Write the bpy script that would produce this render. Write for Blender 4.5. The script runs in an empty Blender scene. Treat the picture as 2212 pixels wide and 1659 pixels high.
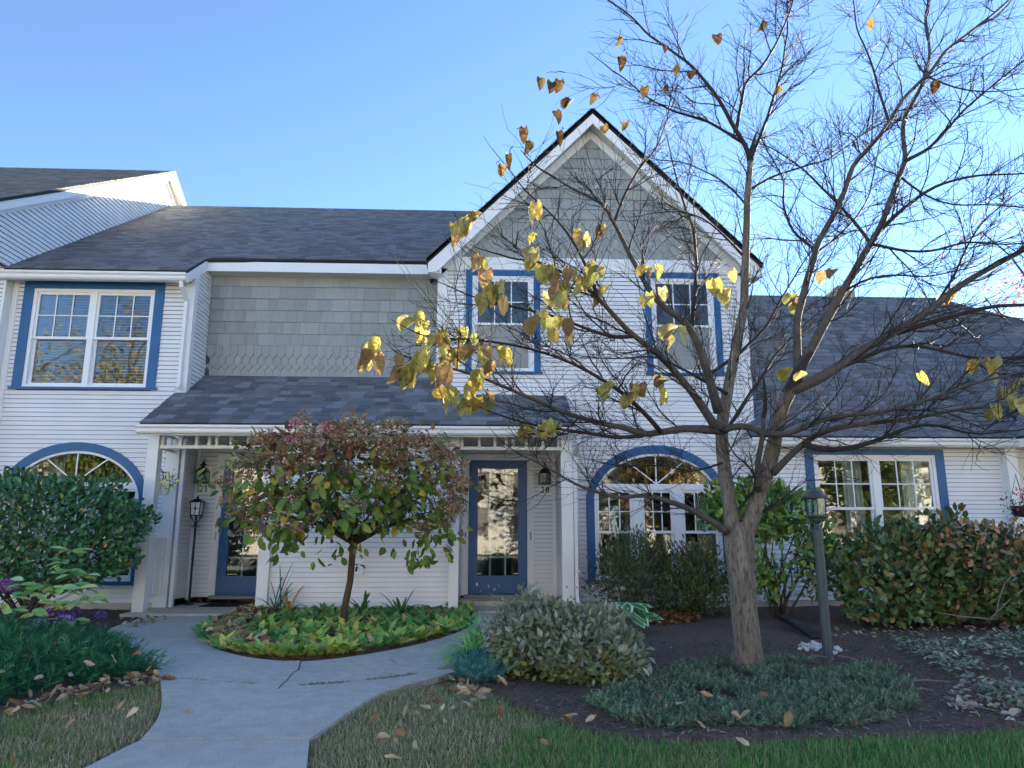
import bpy, math, random
import numpy as np
from mathutils import Vector, Matrix, Euler, noise
random.seed(7); rng = np.random.default_rng(11)
S = bpy.context.scene
C = S.collection
R = math.radians

# ---------------------------------------------------------------- camera
YAW, PITCH, EYE = R(2.5), math.atan(325/1590), 1.06
cam = bpy.data.objects.new('camera', bpy.data.cameras.new('camera'))
C.objects.link(cam)
cam.location = (0, 0, EYE); cam.rotation_euler = (R(90)+PITCH, 0, -YAW)
cam.data.sensor_width = 36; cam.data.lens = 36*1590/2212
cam.data.clip_start = .05; cam.data.clip_end = 600
S.camera = cam
# ---------------------------------------------------------------- sky and sun
SUN_AZ, SUN_EL = R(47), R(15.5)          # azimuth from +Y towards +X: low behind the houses on the right
w = bpy.data.worlds.new('World'); S.world = w; w.use_nodes = True
nt = w.node_tree; nt.nodes.clear()
wo = nt.nodes.new('ShaderNodeOutputWorld'); bg = nt.nodes.new('ShaderNodeBackground')
sky = nt.nodes.new('ShaderNodeTexSky'); sky.sky_type = 'NISHITA'; sky.sun_disc = False
sky.sun_elevation = SUN_EL; sky.sun_rotation = SUN_AZ
sky.air_density = .65; sky.dust_density = 0.0; sky.ozone_density = 2.6
nt.links.new(sky.outputs[0], bg.inputs[0]); nt.links.new(bg.outputs[0], wo.inputs[0])
bg.inputs[1].default_value = .055
sl = bpy.data.lights.new('sun', 'SUN'); sl.energy = 5; sl.angle = R(.5); sl.color = (1, .86, .66)
sun = bpy.data.objects.new('sun', sl); C.objects.link(sun)
sd = Vector((math.sin(SUN_AZ)*math.cos(SUN_EL), math.cos(SUN_AZ)*math.cos(SUN_EL), math.sin(SUN_EL)))
sun.rotation_euler = sd.to_track_quat('Z', 'Y').to_euler(); sun.location = sd*60
S.view_settings.view_transform = 'Standard'; S.view_settings.look = 'None'
S.view_settings.exposure = 3.15; S.view_settings.gamma = 1

# ---------------------------------------------------------------- helpers
_f = Vector((math.sin(YAW)*math.cos(PITCH), math.cos(YAW)*math.cos(PITCH), math.sin(PITCH)))
_r = Vector((math.cos(YAW), -math.sin(YAW), 0)); _u = _r.cross(_f)
def ray(x, y): return _f+_r*((x-1106)/1590)+_u*((829.5-y)/1590)
def onY(x, y, Y):
    d = ray(x, y); return Vector((0, 0, EYE))+d*(Y/d.y)
def onZ(x, y, Z=0):
    d = ray(x, y); return Vector((0, 0, EYE))+d*((Z-EYE)/d.z)

def link(o, parent=None):
    C.objects.link(o)
    if parent is not None:
        o.parent = parent
        o.matrix_parent_inverse = Matrix.Translation(-parent.location) if parent.type == 'EMPTY' else Matrix()
    return o
def tag(o, label, cat, group=None, kind=None):
    if label: o['label'] = label
    if cat: o['category'] = cat
    if group: o['group'] = group
    if kind: o['kind'] = kind
    return o
def thing(name, loc, label, cat, group=None):
    o = bpy.data.objects.new(name, None); o.location = loc; o.empty_display_size = .1
    C.objects.link(o); return tag(o, label, cat, group)

class MB:
    def __init__(s): s.v = []; s.f = []; s.c = []; s.cur = None
    def add(s, vs, fs):
        n = len(s.v); s.v += [tuple(p) for p in vs]
        for q in fs:
            s.f.append(tuple(i+n for i in q)); s.c.append(s.cur)
    def box(s, x0, x1, y0, y1, z0, z1):
        s.add([(x0,y0,z0),(x1,y0,z0),(x1,y1,z0),(x0,y1,z0),(x0,y0,z1),(x1,y0,z1),(x1,y1,z1),(x0,y1,z1)],
              [(0,3,2,1),(4,5,6,7),(0,1,5,4),(1,2,6,5),(2,3,7,6),(3,0,4,7)]); return s
    def hexa(s, p):
        s.add(p, [(0,3,2,1),(4,5,6,7),(0,1,5,4),(1,2,6,5),(2,3,7,6),(3,0,4,7)]); return s
    def prism(s, poly, a, b, axis='y'):
        n = len(poly)
        if axis == 'y': P = lambda q, t: (q[0], t, q[1])
        elif axis == 'x': P = lambda q, t: (t, q[0], q[1])
        else: P = lambda q, t: (q[0], q[1], t)
        vs = [P(q, a) for q in poly]+[P(q, b) for q in poly]
        s.add(vs, [tuple(range(n)), tuple(range(2*n-1, n-1, -1))]+[(i, i+n, (i+1) % n+n, (i+1) % n) for i in range(n)]); return s
    def strip(s, A, B, y0, y1):
        """solid band between two XZ polylines of equal length"""
        for i in range(len(A)-1):
            s.prism([A[i], A[i+1], B[i+1], B[i]], y0, y1)
        return s
    def tube(s, pts, rad, n=6, cap=True):
        pts = [Vector(p) for p in pts]; m = len(pts)
        if not hasattr(rad, '__len__'): rad = [rad]*m
        t = (pts[1]-pts[0]).normalized()
        a = t.orthogonal().normalized(); vs = []
        for i, p in enumerate(pts):
            t = (pts[min(i+1, m-1)]-pts[max(i-1, 0)])
            if t.length < 1e-9: t = Vector((0, 0, 1))
            t.normalize(); a = (a-t*a.dot(t))
            a = a.normalized() if a.length > 1e-6 else t.orthogonal().normalized()
            b = t.cross(a)
            for k in range(n):
                an = 2*math.pi*k/n; vs.append(p+(a*math.cos(an)+b*math.sin(an))*rad[i])
        fs = [(i*n+k, i*n+(k+1) % n, (i+1)*n+(k+1) % n, (i+1)*n+k) for i in range(m-1) for k in range(n)]
        if cap: fs += [tuple(range(n-1, -1, -1)), tuple(range((m-1)*n, m*n))]
        s.add(vs, fs); return s
    def lathe(s, cx, cy, prof, n=12):
        vs = []; fs = []
        for r_, z in prof:
            for k in range(n): vs.append((cx+r_*math.cos(2*math.pi*k/n), cy+r_*math.sin(2*math.pi*k/n), z))
        for i in range(len(prof)-1):
            for k in range(n): fs.append((i*n+k, i*n+(k+1) % n, (i+1)*n+(k+1) % n, (i+1)*n+k))
        fs += [tuple(range(n-1, -1, -1)), tuple(range((len(prof)-1)*n, len(prof)*n))]
        s.add(vs, fs); return s
    def build(s, name, mat, parent=None, smooth=False, kind=None, col=(1, 1, 1, 1)):
        me = bpy.data.meshes.new(name); me.from_pydata(s.v, [], s.f); me.materials.append(mat)
        if mat.get('tint') or any(c is not None for c in s.c):
            at = me.color_attributes.new('Col', 'FLOAT_COLOR', 'CORNER')
            buf = []
            for q, c in zip(s.f, s.c): buf += list(c or (1, 1, 1, 1))*len(q)
            at.data.foreach_set('color', buf)
        if smooth: me.shade_smooth()
        o = bpy.data.objects.new(name, me); o.color = col
        if kind: o['kind'] = kind
        return link(o, parent)
def npmesh(name, V, F, mat, parent=None, colors=None, smooth=False, kind=None):
    """numpy mesh: V (n,3), F (m,k) all faces same size, colors (n,3) per vertex"""
    me = bpy.data.meshes.new(name); m, k = F.shape
    me.vertices.add(len(V)); me.vertices.foreach_set('co', np.ascontiguousarray(V, np.float32).ravel())
    me.loops.add(m*k); me.loops.foreach_set('vertex_index', np.ascontiguousarray(F, np.int32).ravel())
    me.polygons.add(m); me.polygons.foreach_set('loop_start', np.arange(0, m*k, k, dtype=np.int32))
    me.update(calc_edges=True)
    if colors is not None:
        at = me.color_attributes.new('Col', 'FLOAT_COLOR', 'POINT')
        at.data.foreach_set('color', np.hstack([colors, np.ones((len(V), 1))]).astype(np.float32).ravel())
    if smooth: me.shade_smooth()
    me.materials.append(mat); o = bpy.data.objects.new(name, me)
    if kind: o['kind'] = kind
    return link(o, parent)

# ---------------------------------------------------------------- materials
def mat(name, col, rough=.6, var=.0, vscale=3, bump=0, bscale=40, spec=.4, metal=0, coat=0, stain=None, tint=False, stretch=None, speck=0):
    m = bpy.data.materials.new(name); m.use_nodes = True; t = m.node_tree; N = t.nodes; L = t.links
    b = N['Principled BSDF']; b.inputs['Roughness'].default_value = rough
    b.inputs['Specular IOR Level'].default_value = spec; b.inputs['Metallic'].default_value = metal
    b.inputs['Coat Weight'].default_value = coat
    tc = N.new('ShaderNodeNewGeometry'); co = tc.outputs['Position']
    if stretch:
        mp = N.new('ShaderNodeMapping'); mp.inputs['Scale'].default_value = stretch; L.new(co, mp.inputs[0]); co = mp.outputs[0]
    c = N.new('ShaderNodeRGB'); c.outputs[0].default_value = (*col, 1); out = c.outputs[0]
    def mix(a, bcol, fac, mode='MIX'):
        x = N.new('ShaderNodeMix'); x.data_type = 'RGBA'; x.blend_type = mode
        if hasattr(fac, 'is_linked') or hasattr(fac, 'links'): L.new(fac, x.inputs[0])
        else: x.inputs[0].default_value = fac
        L.new(a, x.inputs[6])
        if isinstance(bcol, tuple): x.inputs[7].default_value = (*bcol, 1)
        else: L.new(bcol, x.inputs[7])
        return x.outputs[2]
    if tint:
        m['tint'] = 1; a = N.new('ShaderNodeAttribute'); a.attribute_name = 'Col'; oi = N.new('ShaderNodeObjectInfo')
        out = mix(mix(out, a.outputs['Color'], 1.0, 'MULTIPLY'), oi.outputs['Color'], 1.0, 'MULTIPLY')
    if var:
        n = N.new('ShaderNodeTexNoise'); n.inputs['Scale'].default_value = vscale; n.inputs['Detail'].default_value = 6
        L.new(co, n.inputs['Vector'])
        mr = N.new('ShaderNodeMapRange'); mr.inputs[1].default_value = .25; mr.inputs[2].default_value = .75
        mr.inputs[3].default_value = 1-var; mr.inputs[4].default_value = 1+var; L.new(n.outputs[0], mr.inputs[0])
        vv = N.new('ShaderNodeCombineColor')
        for i in range(3): L.new(mr.outputs[0], vv.inputs[i])
        out = mix(out, vv.outputs[0], 1.0, 'MULTIPLY')
    for scol, sc, lo, hi, amt in ([] if not stain else stain if isinstance(stain, list) else [stain]):
        n = N.new('ShaderNodeTexNoise'); n.inputs['Scale'].default_value = sc; n.inputs['Detail'].default_value = 8
        n.inputs['Roughness'].default_value = .65; L.new(co, n.inputs['Vector'])
        mr = N.new('ShaderNodeMapRange'); mr.inputs[1].default_value = lo; mr.inputs[2].default_value = hi
        mr.inputs[4].default_value = amt; L.new(n.outputs[0], mr.inputs[0])
        out = mix(out, scol, mr.outputs[0])
    if speck:
        n = N.new('ShaderNodeTexNoise'); n.inputs['Scale'].default_value = 130; n.inputs['Detail'].default_value = 3; L.new(tc.outputs['Position'], n.inputs['Vector'])
        mr = N.new('ShaderNodeMapRange'); mr.inputs[1].default_value = .3; mr.inputs[2].default_value = .7; mr.inputs[3].default_value = 1-speck; mr.inputs[4].default_value = 1+speck; L.new(n.outputs[0], mr.inputs[0])
        vv = N.new('ShaderNodeCombineColor')
        for i in range(3): L.new(mr.outputs[0], vv.inputs[i])
        out = mix(out, vv.outputs[0], 1.0, 'MULTIPLY')
    L.new(out, b.inputs['Base Color'])
    if bump:
        n = N.new('ShaderNodeTexNoise'); n.inputs['Scale'].default_value = bscale; n.inputs['Detail'].default_value = 8
        L.new(co, n.inputs['Vector'])
        bp = N.new('ShaderNodeBump'); bp.inputs['Strength'].default_value = bump; bp.inputs['Distance'].default_value = .02
        L.new(n.outputs[0], bp.inputs['Height']); L.new(bp.outputs[0], b.inputs['Normal'])
    return m
def leafmat(name, rough=.5, trans=.35, spots=False, spec=.3, gain=2.2):
    """tint = vertex colour x object colour; some light passes through the blade"""
    m = mat(name, (gain, gain, gain), rough, tint=True, var=.18, vscale=25, spec=spec); t = m.node_tree; N = t.nodes; L = t.links
    b = N['Principled BSDF']; src = b.inputs['Base Color'].links[0].from_socket
    if spots:
        n = N.new('ShaderNodeTexNoise'); n.inputs['Scale'].default_value = 90; n.inputs['Detail'].default_value = 2
        g = N.new('ShaderNodeNewGeometry'); L.new(g.outputs['Position'], n.inputs['Vector'])
        mr = N.new('ShaderNodeMapRange'); mr.inputs[1].default_value = .6; mr.inputs[2].default_value = .68; mr.inputs[4].default_value = .8
        L.new(n.outputs[0], mr.inputs[0])
        x = N.new('ShaderNodeMix'); x.data_type = 'RGBA'; L.new(mr.outputs[0], x.inputs[0]); L.new(src, x.inputs[6]); x.inputs[7].default_value = (.06, .03, .015, 1)
        n2 = N.new('ShaderNodeTexNoise'); n2.inputs['Scale'].default_value = 16; n2.inputs['Detail'].default_value = 4; L.new(g.outputs['Position'], n2.inputs['Vector'])
        m2 = N.new('ShaderNodeMapRange'); m2.inputs[1].default_value = .52; m2.inputs[2].default_value = .7; m2.inputs[4].default_value = .75; L.new(n2.outputs[0], m2.inputs[0])
        x2 = N.new('ShaderNodeMix'); x2.data_type = 'RGBA'; L.new(m2.outputs[0], x2.inputs[0]); L.new(x.outputs[2], x2.inputs[6]); x2.inputs[7].default_value = (.24, .12, .035, 1)
        src = x2.outputs[2]; L.new(src, b.inputs['Base Color'])
    tr = N.new('ShaderNodeBsdfTranslucent'); L.new(src, tr.inputs[0])
    ms = N.new('ShaderNodeMixShader'); ms.inputs[0].default_value = trans
    L.new(b.outputs[0], ms.inputs[1]); L.new(tr.outputs[0], ms.inputs[2]); L.new(ms.outputs[0], N['Material Output'].inputs[0])
    return m
def glassmat(name, ior=1.68, tint=(.85, .9, .9), rough=0.0):
    m = bpy.data.materials.new(name); m.use_nodes = True; t = m.node_tree; N = t.nodes; L = t.links; N.remove(N['Principled BSDF'])
    fr = N.new('ShaderNodeFresnel'); fr.inputs[0].default_value = ior
    gl = N.new('ShaderNodeBsdfGlossy'); gl.inputs['Roughness'].default_value = rough
    n = N.new('ShaderNodeTexNoise'); n.inputs['Scale'].default_value = 2.2; bp = N.new('ShaderNodeBump'); bp.inputs['Strength'].default_value = .012; bp.inputs['Distance'].default_value = .05
    L.new(n.outputs[0], bp.inputs['Height']); L.new(bp.outputs[0], gl.inputs['Normal'])
    tp = N.new('ShaderNodeBsdfTransparent'); tp.inputs[0].default_value = (*tint, 1)
    ms = N.new('ShaderNodeMixShader'); L.new(fr.outputs[0], ms.inputs[0]); L.new(tp.outputs[0], ms.inputs[1]); L.new(gl.outputs[0], ms.inputs[2])
    L.new(ms.outputs[0], N['Material Output'].inputs[0]); return m

WHITE = mat('white_siding', (.8, .8, .8), .5, var=.05, vscale=2.5, stain=((.52, .52, .47), 1.6, .55, .85, .35))
TRIM = mat('white_trim', (.8, .8, .79), .42, var=.03, vscale=4, stain=((.55, .54, .48), 5, .6, .85, .35))
GUTTER = mat('gutter_white', (.78, .78, .76), .35, stain=((.45, .43, .38), 7, .58, .8, .4), stretch=(.35, 1, 3))
BLUE = mat('blue_paint', (.014, .105, .265), .42, var=.1, vscale=5, stain=((.022, .125, .29), 3, .5, .8, .5))
DOORBLUE = mat('door_blue', (.009, .1, .27), .35, var=.06)
GREYSH = mat('grey_shingle_paint', (.31, .335, .32), .7, tint=True, var=.08, vscale=6, bump=.15, bscale=25, stretch=(6, 6, .8))
ROOF = mat('asphalt_shingle', (.165, .175, .185), .9, tint=True, var=.22, vscale=60, bump=.4, bscale=160, spec=.2)
JOINTSHADE = mat('joint_shade_backing', (.1, .1, .1), .9)  # backing coloured dark so open laps and joints read as shadow lines
FELT = mat('roof_edge', (.02, .022, .026), .8)
GLASS = glassmat('window_glass')
FRAME = mat('vinyl_frame', (.82, .83, .84), .35)
ROOM = mat('room_wall', (.22, .21, .19), .9)
SOFFIT = mat('soffit', (.62, .6, .53), .6, var=.06)
BLACKM = mat('black_metal', (.012, .012, .014), .4, spec=.5)
BRONZE = mat('bronze_metal', (.035, .025, .018), .4, metal=.6)
CONC = mat('concrete', (.6, .545, .465), .9, var=.14, vscale=9, bump=.5, bscale=220, speck=.3, stain=[((.44, .39, .33), .9, .45, .75, .6), ((.33, .31, .27), 4.5, .58, .72, .5)], spec=.2)
# ================================================================ the row of townhouses
FP, PP, DP = 11.0, 10.35, 11.7         # bay fronts, porch posts, door / recessed wall
house31 = thing('townhouse', (-4.6, 11.3, 0), 'white clapboard townhouse with number 31 door, grey shingled recess and long shed porch', 'house', 'attached townhouses')
house30 = thing('townhouse', (1.8, 11.3, 0), 'townhouse with tall steep grey shingled gable and number 30 door', 'house', 'attached townhouses')
houseR = thing('townhouse', (6.2, 11.3, 0), 'low townhouse behind the bare tree with wide dark roof and curtained window', 'house', 'attached townhouses')
houseL = thing('townhouse', (-9.2, 12, 0), 'tallest townhouse at far left, its white gable end rising over the next roof', 'house', 'attached townhouses')

def arch_half(z, a, zs, rise):          # half width of the arch outline at height z
    if z <= zs: return a
    if z >= zs+rise: return 0
    t = (z-zs)/rise
    e = a*math.sqrt(max(0, 1-t*t))
    Rc = (a*a+rise*rise)/(2*rise); cz = rise-Rc
    cc = math.sqrt(max(0, Rc*Rc-(z-zs-cz)**2))
    return min(a, .55*e+.45*cc)
def arch_pts(xc, a, zs, rise, n=40, zb=None):
    zz = [zs+rise*math.sin(math.pi/2*i/n) for i in range(n+1)]
    L = [(xc-arch_half(z, a, zs, rise), z) for z in zz]
    Rr = [(xc+arch_half(z, a, zs, rise), z) for z in reversed(zz[:-1])]
    out = L+Rr
    if zb is not None: out = [(xc-a, zb)]+out+[(xc+a, zb)]
    return out
def op_iv(op, z):
    if op[0] == 'r':
        return (op[1], op[2]) if op[3] < z < op[4] else None
    _, xc, a, zb, zs, rise = op
    if z < zb or z > zs+rise: return None
    h = arch_half(z, a, zs, rise); return (xc-h, xc+h)
def segs(x0, x1, zlo, zhi, ops):
    iv = []
    for op in ops:
        q = [i for i in (op_iv(op, zlo), op_iv(op, zhi), op_iv(op, (zlo+zhi)/2)) if i]
        if q: iv.append((max(i[0] for i in q) if len(q) < 3 else min(i[0] for i in q), min(i[1] for i in q) if len(q) < 3 else max(i[1] for i in q)))
    iv.sort(); out = []; x = x0
    for a, b in iv:
        if a > x: out.append((x, min(a, x1)))
        x = max(x, b)
    if x < x1: out.append((x, x1))
    return [(a, b) for a, b in out if b-a > .01]
def wall(parent, Y, x0, x1, z0, z1, ops=(), expo=.066, xl=None, xr=None, board=WHITE):
    """clapboard wall facing -Y: one object per board, one backing wall"""
    b = MB(); z = z0; st = .03
    while z < z1:
        zt = min(z+st, z1); a = xl(z) if xl else x0; c = xr(z) if xr else x1
        for p, q in segs(a, c, z, zt, ops): b.box(p, q, Y+.012, Y+.14, z, zt)
        z = zt
    b.build('wall', JOINTSHADE, parent)
    z = z0; zt = z
    while z < z1-.01:
        zt = min(z+expo, z1); a = max(xl(z), xl(zt)) if xl else x0; c = min(xr(z), xr(zt)) if xr else x1
        for p, q in segs(a, c, z+.004, zt-.004, ops):
            j = random.uniform(-.0012, .0012)
            MB().hexa([(p, Y-.023+j, z), (q, Y-.023+j, z), (q, Y+.011, z+.012), (p, Y+.011, z+.012),
                       (p, Y-.004+j, zt-.0045), (q, Y-.004+j, zt-.0045), (q, Y+.011, zt-.0045), (p, Y+.011, zt-.0045)]).build('clapboard', board, parent)
        z += expo
def sidewall(parent, X, y0, y1, z0, z1, d, expo=.066, lo=None, hi=None, y0f=None, y1f=None):
    """clapboard wall facing d (+1 or -1) along X"""
    b = MB()
    top = [(y0, z1), (y1, z1)]
    z = z0
    while z < z1-.005:
        zt = min(z+expo, z1)
        a = y0f(zt) if y0f else y0; c = y1f(zt) if y1f else y1
        if c-a > .02:
            MB().hexa([(X-d*.011, a, z), (X+d*.019, a, z), (X+d*.019, c, z), (X-d*.011, c, z),
                       (X-d*.011, a, zt-.0045), (X+d*.004, a, zt-.0045), (X+d*.004, c, zt-.0045), (X-d*.011, c, zt-.0045)]).build('clapboard', WHITE, parent)
            b.box(min(X-d*.012, X-d*.1), max(X-d*.012, X-d*.1), a, c, z, zt)
        z += expo
    b.build('wall', JOINTSHADE, parent)

# ---------------------------------------------------------------- windows
def sash(parent, x0, x1, z0, z1, Y, bar=.04, grid=None, depth=.035):
    m = MB()
    m.box(x0, x0+bar, Y, Y+depth, z0, z1).box(x1-bar, x1, Y, Y+depth, z0, z1)
    m.box(x0+bar, x1-bar, Y+.001, Y+depth-.001, z0, z0+bar).box(x0+bar, x1-bar, Y+.001, Y+depth-.001, z1-bar, z1)
    s = m.build('sash', FRAME, parent)
    gx0, gx1, gz0, gz1 = x0+bar, x1-bar, z0+bar, z1-bar
    MB().box(gx0-.004, gx1+.004, Y+.016, Y+.021, gz0-.004, gz1+.004).build('pane', GLASS, parent)
    if grid:
        nx, nz = grid
        for i in range(1, nx):
            x = gx0+(gx1-gx0)*i/nx; MB().box(x-.008, x+.008, Y+.004, Y+.0155, gz0, gz1).build('muntin', FRAME, parent)
        for i in range(1, nz):
            z = gz0+(gz1-gz0)*i/nz; MB().box(gx0, gx1, Y+.005, Y+.0145, z-.008, z+.008).build('muntin', FRAME, parent)
    return s
def dbl_hung(win, x0, x1, z0, z1, Y, meet, grid=(3, 2), bar=.038):
    sash(win, x0, x1, meet-.015, z1, Y, bar, grid)
    sash(win, x0, x1, z0, meet+.022, Y+.04, bar)
def room(parent, x0, x1, z0, z1, Y, depth=2.6, m=ROOM):
    MB().hexa([(x0, Y, z0), (x1, Y, z0), (x1+.3, Y+depth, z0-.2), (x0-.3, Y+depth, z0-.2), (x0, Y, z1), (x1, Y, z1), (x1+.3, Y+depth, z1+.2), (x0-.3, Y+depth, z1+.2)])
    b = MB(); t = .03; A, B_, D = x0-.12, x1+.12, Y+depth
    b.box(A, B_, D, D+t, z0-.6, z1+.2).box(A-t, A, Y, D, z0-.6, z1+.2).box(B_, B_+t, Y, D, z0-.6, z1+.2)
    b.box(A, B_, Y, D, z0-.6-t, z0-.6).box(A, B_, Y, D, z1+.2, z1+.2+t); return b.build('room', m, parent)
BLIND = mat('blind', (.8, .82, .84), .6); CURT = mat('sheer_curtain', (.8, .82, .82), .8, var=.06, vscale=20)
SCREEN = mat('insect_screen', (.3, .31, .3), .8)
def curtain(parent, x0, x1, z0, z1, Y, folds=7, amp=.035, m=None):
    n = folds*8; b = MB(); top = []; 
    for i in range(n+1):
        t = i/n; x = x0+(x1-x0)*t; y = Y+amp*math.sin(t*folds*2*math.pi+.6*math.sin(t*9))
        b.v += [(x, y, z0), (x, y+.01, z1)]
    for i in range(n): b.f.append((2*i, 2*i+2, 2*i+3, 2*i+1)); b.c.append(None)
    n2 = len(b.v); b.v += [(x, y+.004, z) for x, y, z in b.v]
    for i in range(n): b.f.append((n2+2*i+1, n2+2*i+3, n2+2*i+2, n2+2*i)); b.c.append(None)
    return b.build('curtain', m or CURT, parent, smooth=True)
def casing_rect(win, x0, x1, z0, z1, w_, Y, sill=True, top=None):
    top = top or w_
    b = MB().box(x0, x0+w_, Y-.03, Y+.02, z0, z1).box(x1-w_, x1, Y-.03, Y+.02, z0, z1).box(x0+w_, x1-w_, Y-.031, Y+.02, z1-top, z1)
    b.build('casing', BLUE, win)
    if sill: MB().box(x0-.03, x1+.03, Y-.06, Y+.02, z0-.035, z0-.001).build('sill', BLUE, win)

# upper left pair
w1 = (-6.93, -4.84, 3.2, 4.9)
f = MB(); x0, x1, z0, z1 = -6.79, -4.97, 3.2, 4.73
f.box(x0, x0+.05, FP-.012, FP+.1, z0, z1).box(x1-.05, x1, FP-.012, FP+.1, z0, z1).box(x0+.05, x1-.05, FP-.011, FP+.1, z1-.05, z1).box(x0+.05, x1-.05, FP-.011, FP+.1, z0, z0+.04).box(-5.925, -5.845, FP-.01, FP+.1, z0+.04, z1-.05)
win = f.build('window', FRAME, house31)
casing_rect(win, -6.93, -4.84, 3.2, 4.9, .14, FP, top=.17)
for a, b in ((-6.74, -5.925), (-5.845, -5.02)): dbl_hung(win, a, b, 3.24, 4.68, FP+.012, 3.96)
room(win, -6.9, -4.85, 3.2, 4.75, FP+.15)
for a, b in ((-6.7, -5.96), (-5.81, -5.06)):
    m = MB()
    for k in range(33):
        z = 3.27+k*.0435; m.hexa([(a, FP+.125, z), (b, FP+.125, z), (b, FP+.16, z+.012), (a, FP+.16, z+.012), (a, FP+.126, z+.003), (b, FP+.126, z+.003), (b, FP+.161, z+.015), (a, FP+.161, z+.015)])
    m.build('blind', BLIND, win, kind='stuff')

def arch_window(parent, xc, grids=True):
    a, zb, zs, rise = 1.07, .41, 1.60, .78
    win = MB()
    ai = a-.12; A = arch_pts(xc, a, zs, rise, zb=zb); Bq = arch_pts(xc, ai, zs, rise-.125, zb=zb); Cq = arch_pts(xc, ai-.035, zs, rise-.16, zb=zb)
    wf = MB().strip(Bq, Cq, FP-.014, FP+.1)
    wf.box(xc-ai+.036, xc+ai-.036, FP-.012, FP+.1, 1.71, 1.80)
    xs = [xc-ai+.035, xc-.375, xc-.235, xc+.235, xc+.375, xc+ai-.035]
    wf.box(xs[1], xs[2], FP-.011, FP+.1, zb+.04, 1.709).box(xs[3], xs[4], FP-.011, FP+.1, zb+.04, 1.709)
    wf.box(xc-ai+.036, xc+ai-.036, FP-.01, FP+.1, zb, zb+.04)
    win = wf.build('window', FRAME, parent)
    MB().strip(A, Bq, FP-.035, FP+.02).build('casing', BLUE, win)
    MB().box(xc-a-.03, xc+a+.03, FP-.07, FP+.02, zb-.05, zb-.001).build('sill', BLUE, win)
    for i in (0, 2, 4): dbl_hung(win, xs[i], xs[i+1], zb+.04, 1.71, FP+.012, 1.09)
    fan = [q for q in arch_pts(xc, ai-.034, zs, rise-.159) if q[1] > 1.80]
    fan = [(xc-arch_half(1.8, ai-.034, zs, rise-.159), 1.795)]+fan+[(xc+arch_half(1.8, ai-.034, zs, rise-.159), 1.795)]
    MB().prism(fan, FP+.03, FP+.035).build('pane', GLASS, win)
    for an in (-52, 0, 52):
        d = Vector((math.sin(R(an)), math.cos(R(an)))); n = Vector((d.y, -d.x))*.009
        L = .42 if an == 0 else .66
        p0 = Vector((xc, 1.80)); p1 = p0+d*L
        MB().prism([p0-n, p0+n, p1+n, p1-n], FP+.018+abs(an)*1e-5, FP+.029).build('muntin', FRAME, win)
    room(win, xc-1, xc+1, zb-.1, 2.4, FP+.15, 3.2)
    return win
la = arch_window(house31, -5.87); ra = arch_window(house30, 2.65)
curtain(la, -6.6, -6.25, .3, 2.3, FP+.4, 4); curtain(ra, 3.35, 3.65, .3, 1.72, FP+.4, 4)

def single_window(parent, x0, x1, z0, z1, meet):
    f = MB(); a, b, c, d = x0+.1, x1-.1, z0, z1-.09
    f.box(a, a+.05, FP-.012, FP+.1, c, d).box(b-.05, b, FP-.012, FP+.1, c, d).box(a+.05, b-.05, FP-.011, FP+.1, d-.045, d).box(a+.05, b-.05, FP-.011, FP+.1, c, c+.04)
    win = f.build('window', FRAME, parent); casing_rect(win, x0, x1, z0, z1, .1, FP, top=.09)
    dbl_hung(win, a+.05, b-.05, c+.04, d-.045, FP+.012, meet)
    MB().box(a+.09, b-.09, FP+.034, FP+.036, c+.08, meet-.02).build('insect_screen', SCREEN, win)
    room(win, a, b, z0, z1, FP+.15, 1.6); return win
single_window(house30, -.24, .92, 3.5, 5.13, 4.26); single_window(house30, 2.57, 3.77, 3.5, 5.13, 4.26)

# right pair
x0, x1, z0, z1 = 5.06, 6.97, .62, 2.25
f = MB().box(x0, x0+.05, FP-.012, FP+.1, z0, z1).box(x1-.05, x1, FP-.012, FP+.1, z0, z1).box(x0+.05, x1-.05, FP-.011, FP+.1, z1-.05, z1).box(x0+.05, x1-.05, FP-.011, FP+.1, z0, z0+.04).box(5.965, 6.065, FP-.01, FP+.1, z0+.04, z1-.05)
win = f.build('window', FRAME, houseR); casing_rect(win, 4.93, 7.1, .62, 2.34, .13, FP, top=.09)
for a, b in ((5.11, 5.965), (6.065, 6.92)): dbl_hung(win, a, b, .66, 2.2, FP+.012, 1.44)
room(win, 4.95, 7.08, .6, 2.3, FP+.15, 3)
curtain(win, 5.66, 5.96, .6, 2.25, FP+.3, 4); curtain(win, 6.6, 6.95, .6, 2.25, FP+.3, 4); curtain(win, 5.0, 5.13, .6, 2.25, FP+.3, 2)

# ---------------------------------------------------------------- clapboard walls
W1 = ('r', -6.86, -4.9, 3.2, 4.8); AL = ('a', -5.87, 1.0, .42, 1.6, .72); AR = ('a', 2.65, 1.0, .42, 1.6, .72)
wall(house31, FP, -7.1, -4.42, .12, 4.9, [W1, AL])
wall(house30, FP, 1.22, 4.18, .12, 3.0, [AR])
wall(house30, FP, -.62, 4.15, 3.0, 5.2, [('r', -.17, .85, 3.5, 5.06), ('r', 2.64, 3.7, 3.5, 5.06)])
wall(houseR, FP, 4.18, 8.0, .12, 2.45, [('r', 5, 7.03, .62, 2.28)])
sidewall(house31, -4.42, 11.0, 11.7, 3.0, 5.35, 1, y0f=lambda z: max(11.0, 10.7+(z+.07-4.95)/.657))
sidewall(house31, -4.42, 11.0, 11.7, .14, 2.6, 1)
D31 = ('r', -4.07, -2.95, .1, 2.3); D30 = ('r', -.27, .85, .1, 2.31)
wall(house31, DP, -4.42, -2.9, .14, 2.5, [D31])
wall(house30, DP, -.3, 1.22, .14, 2.5, [D30])
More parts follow.
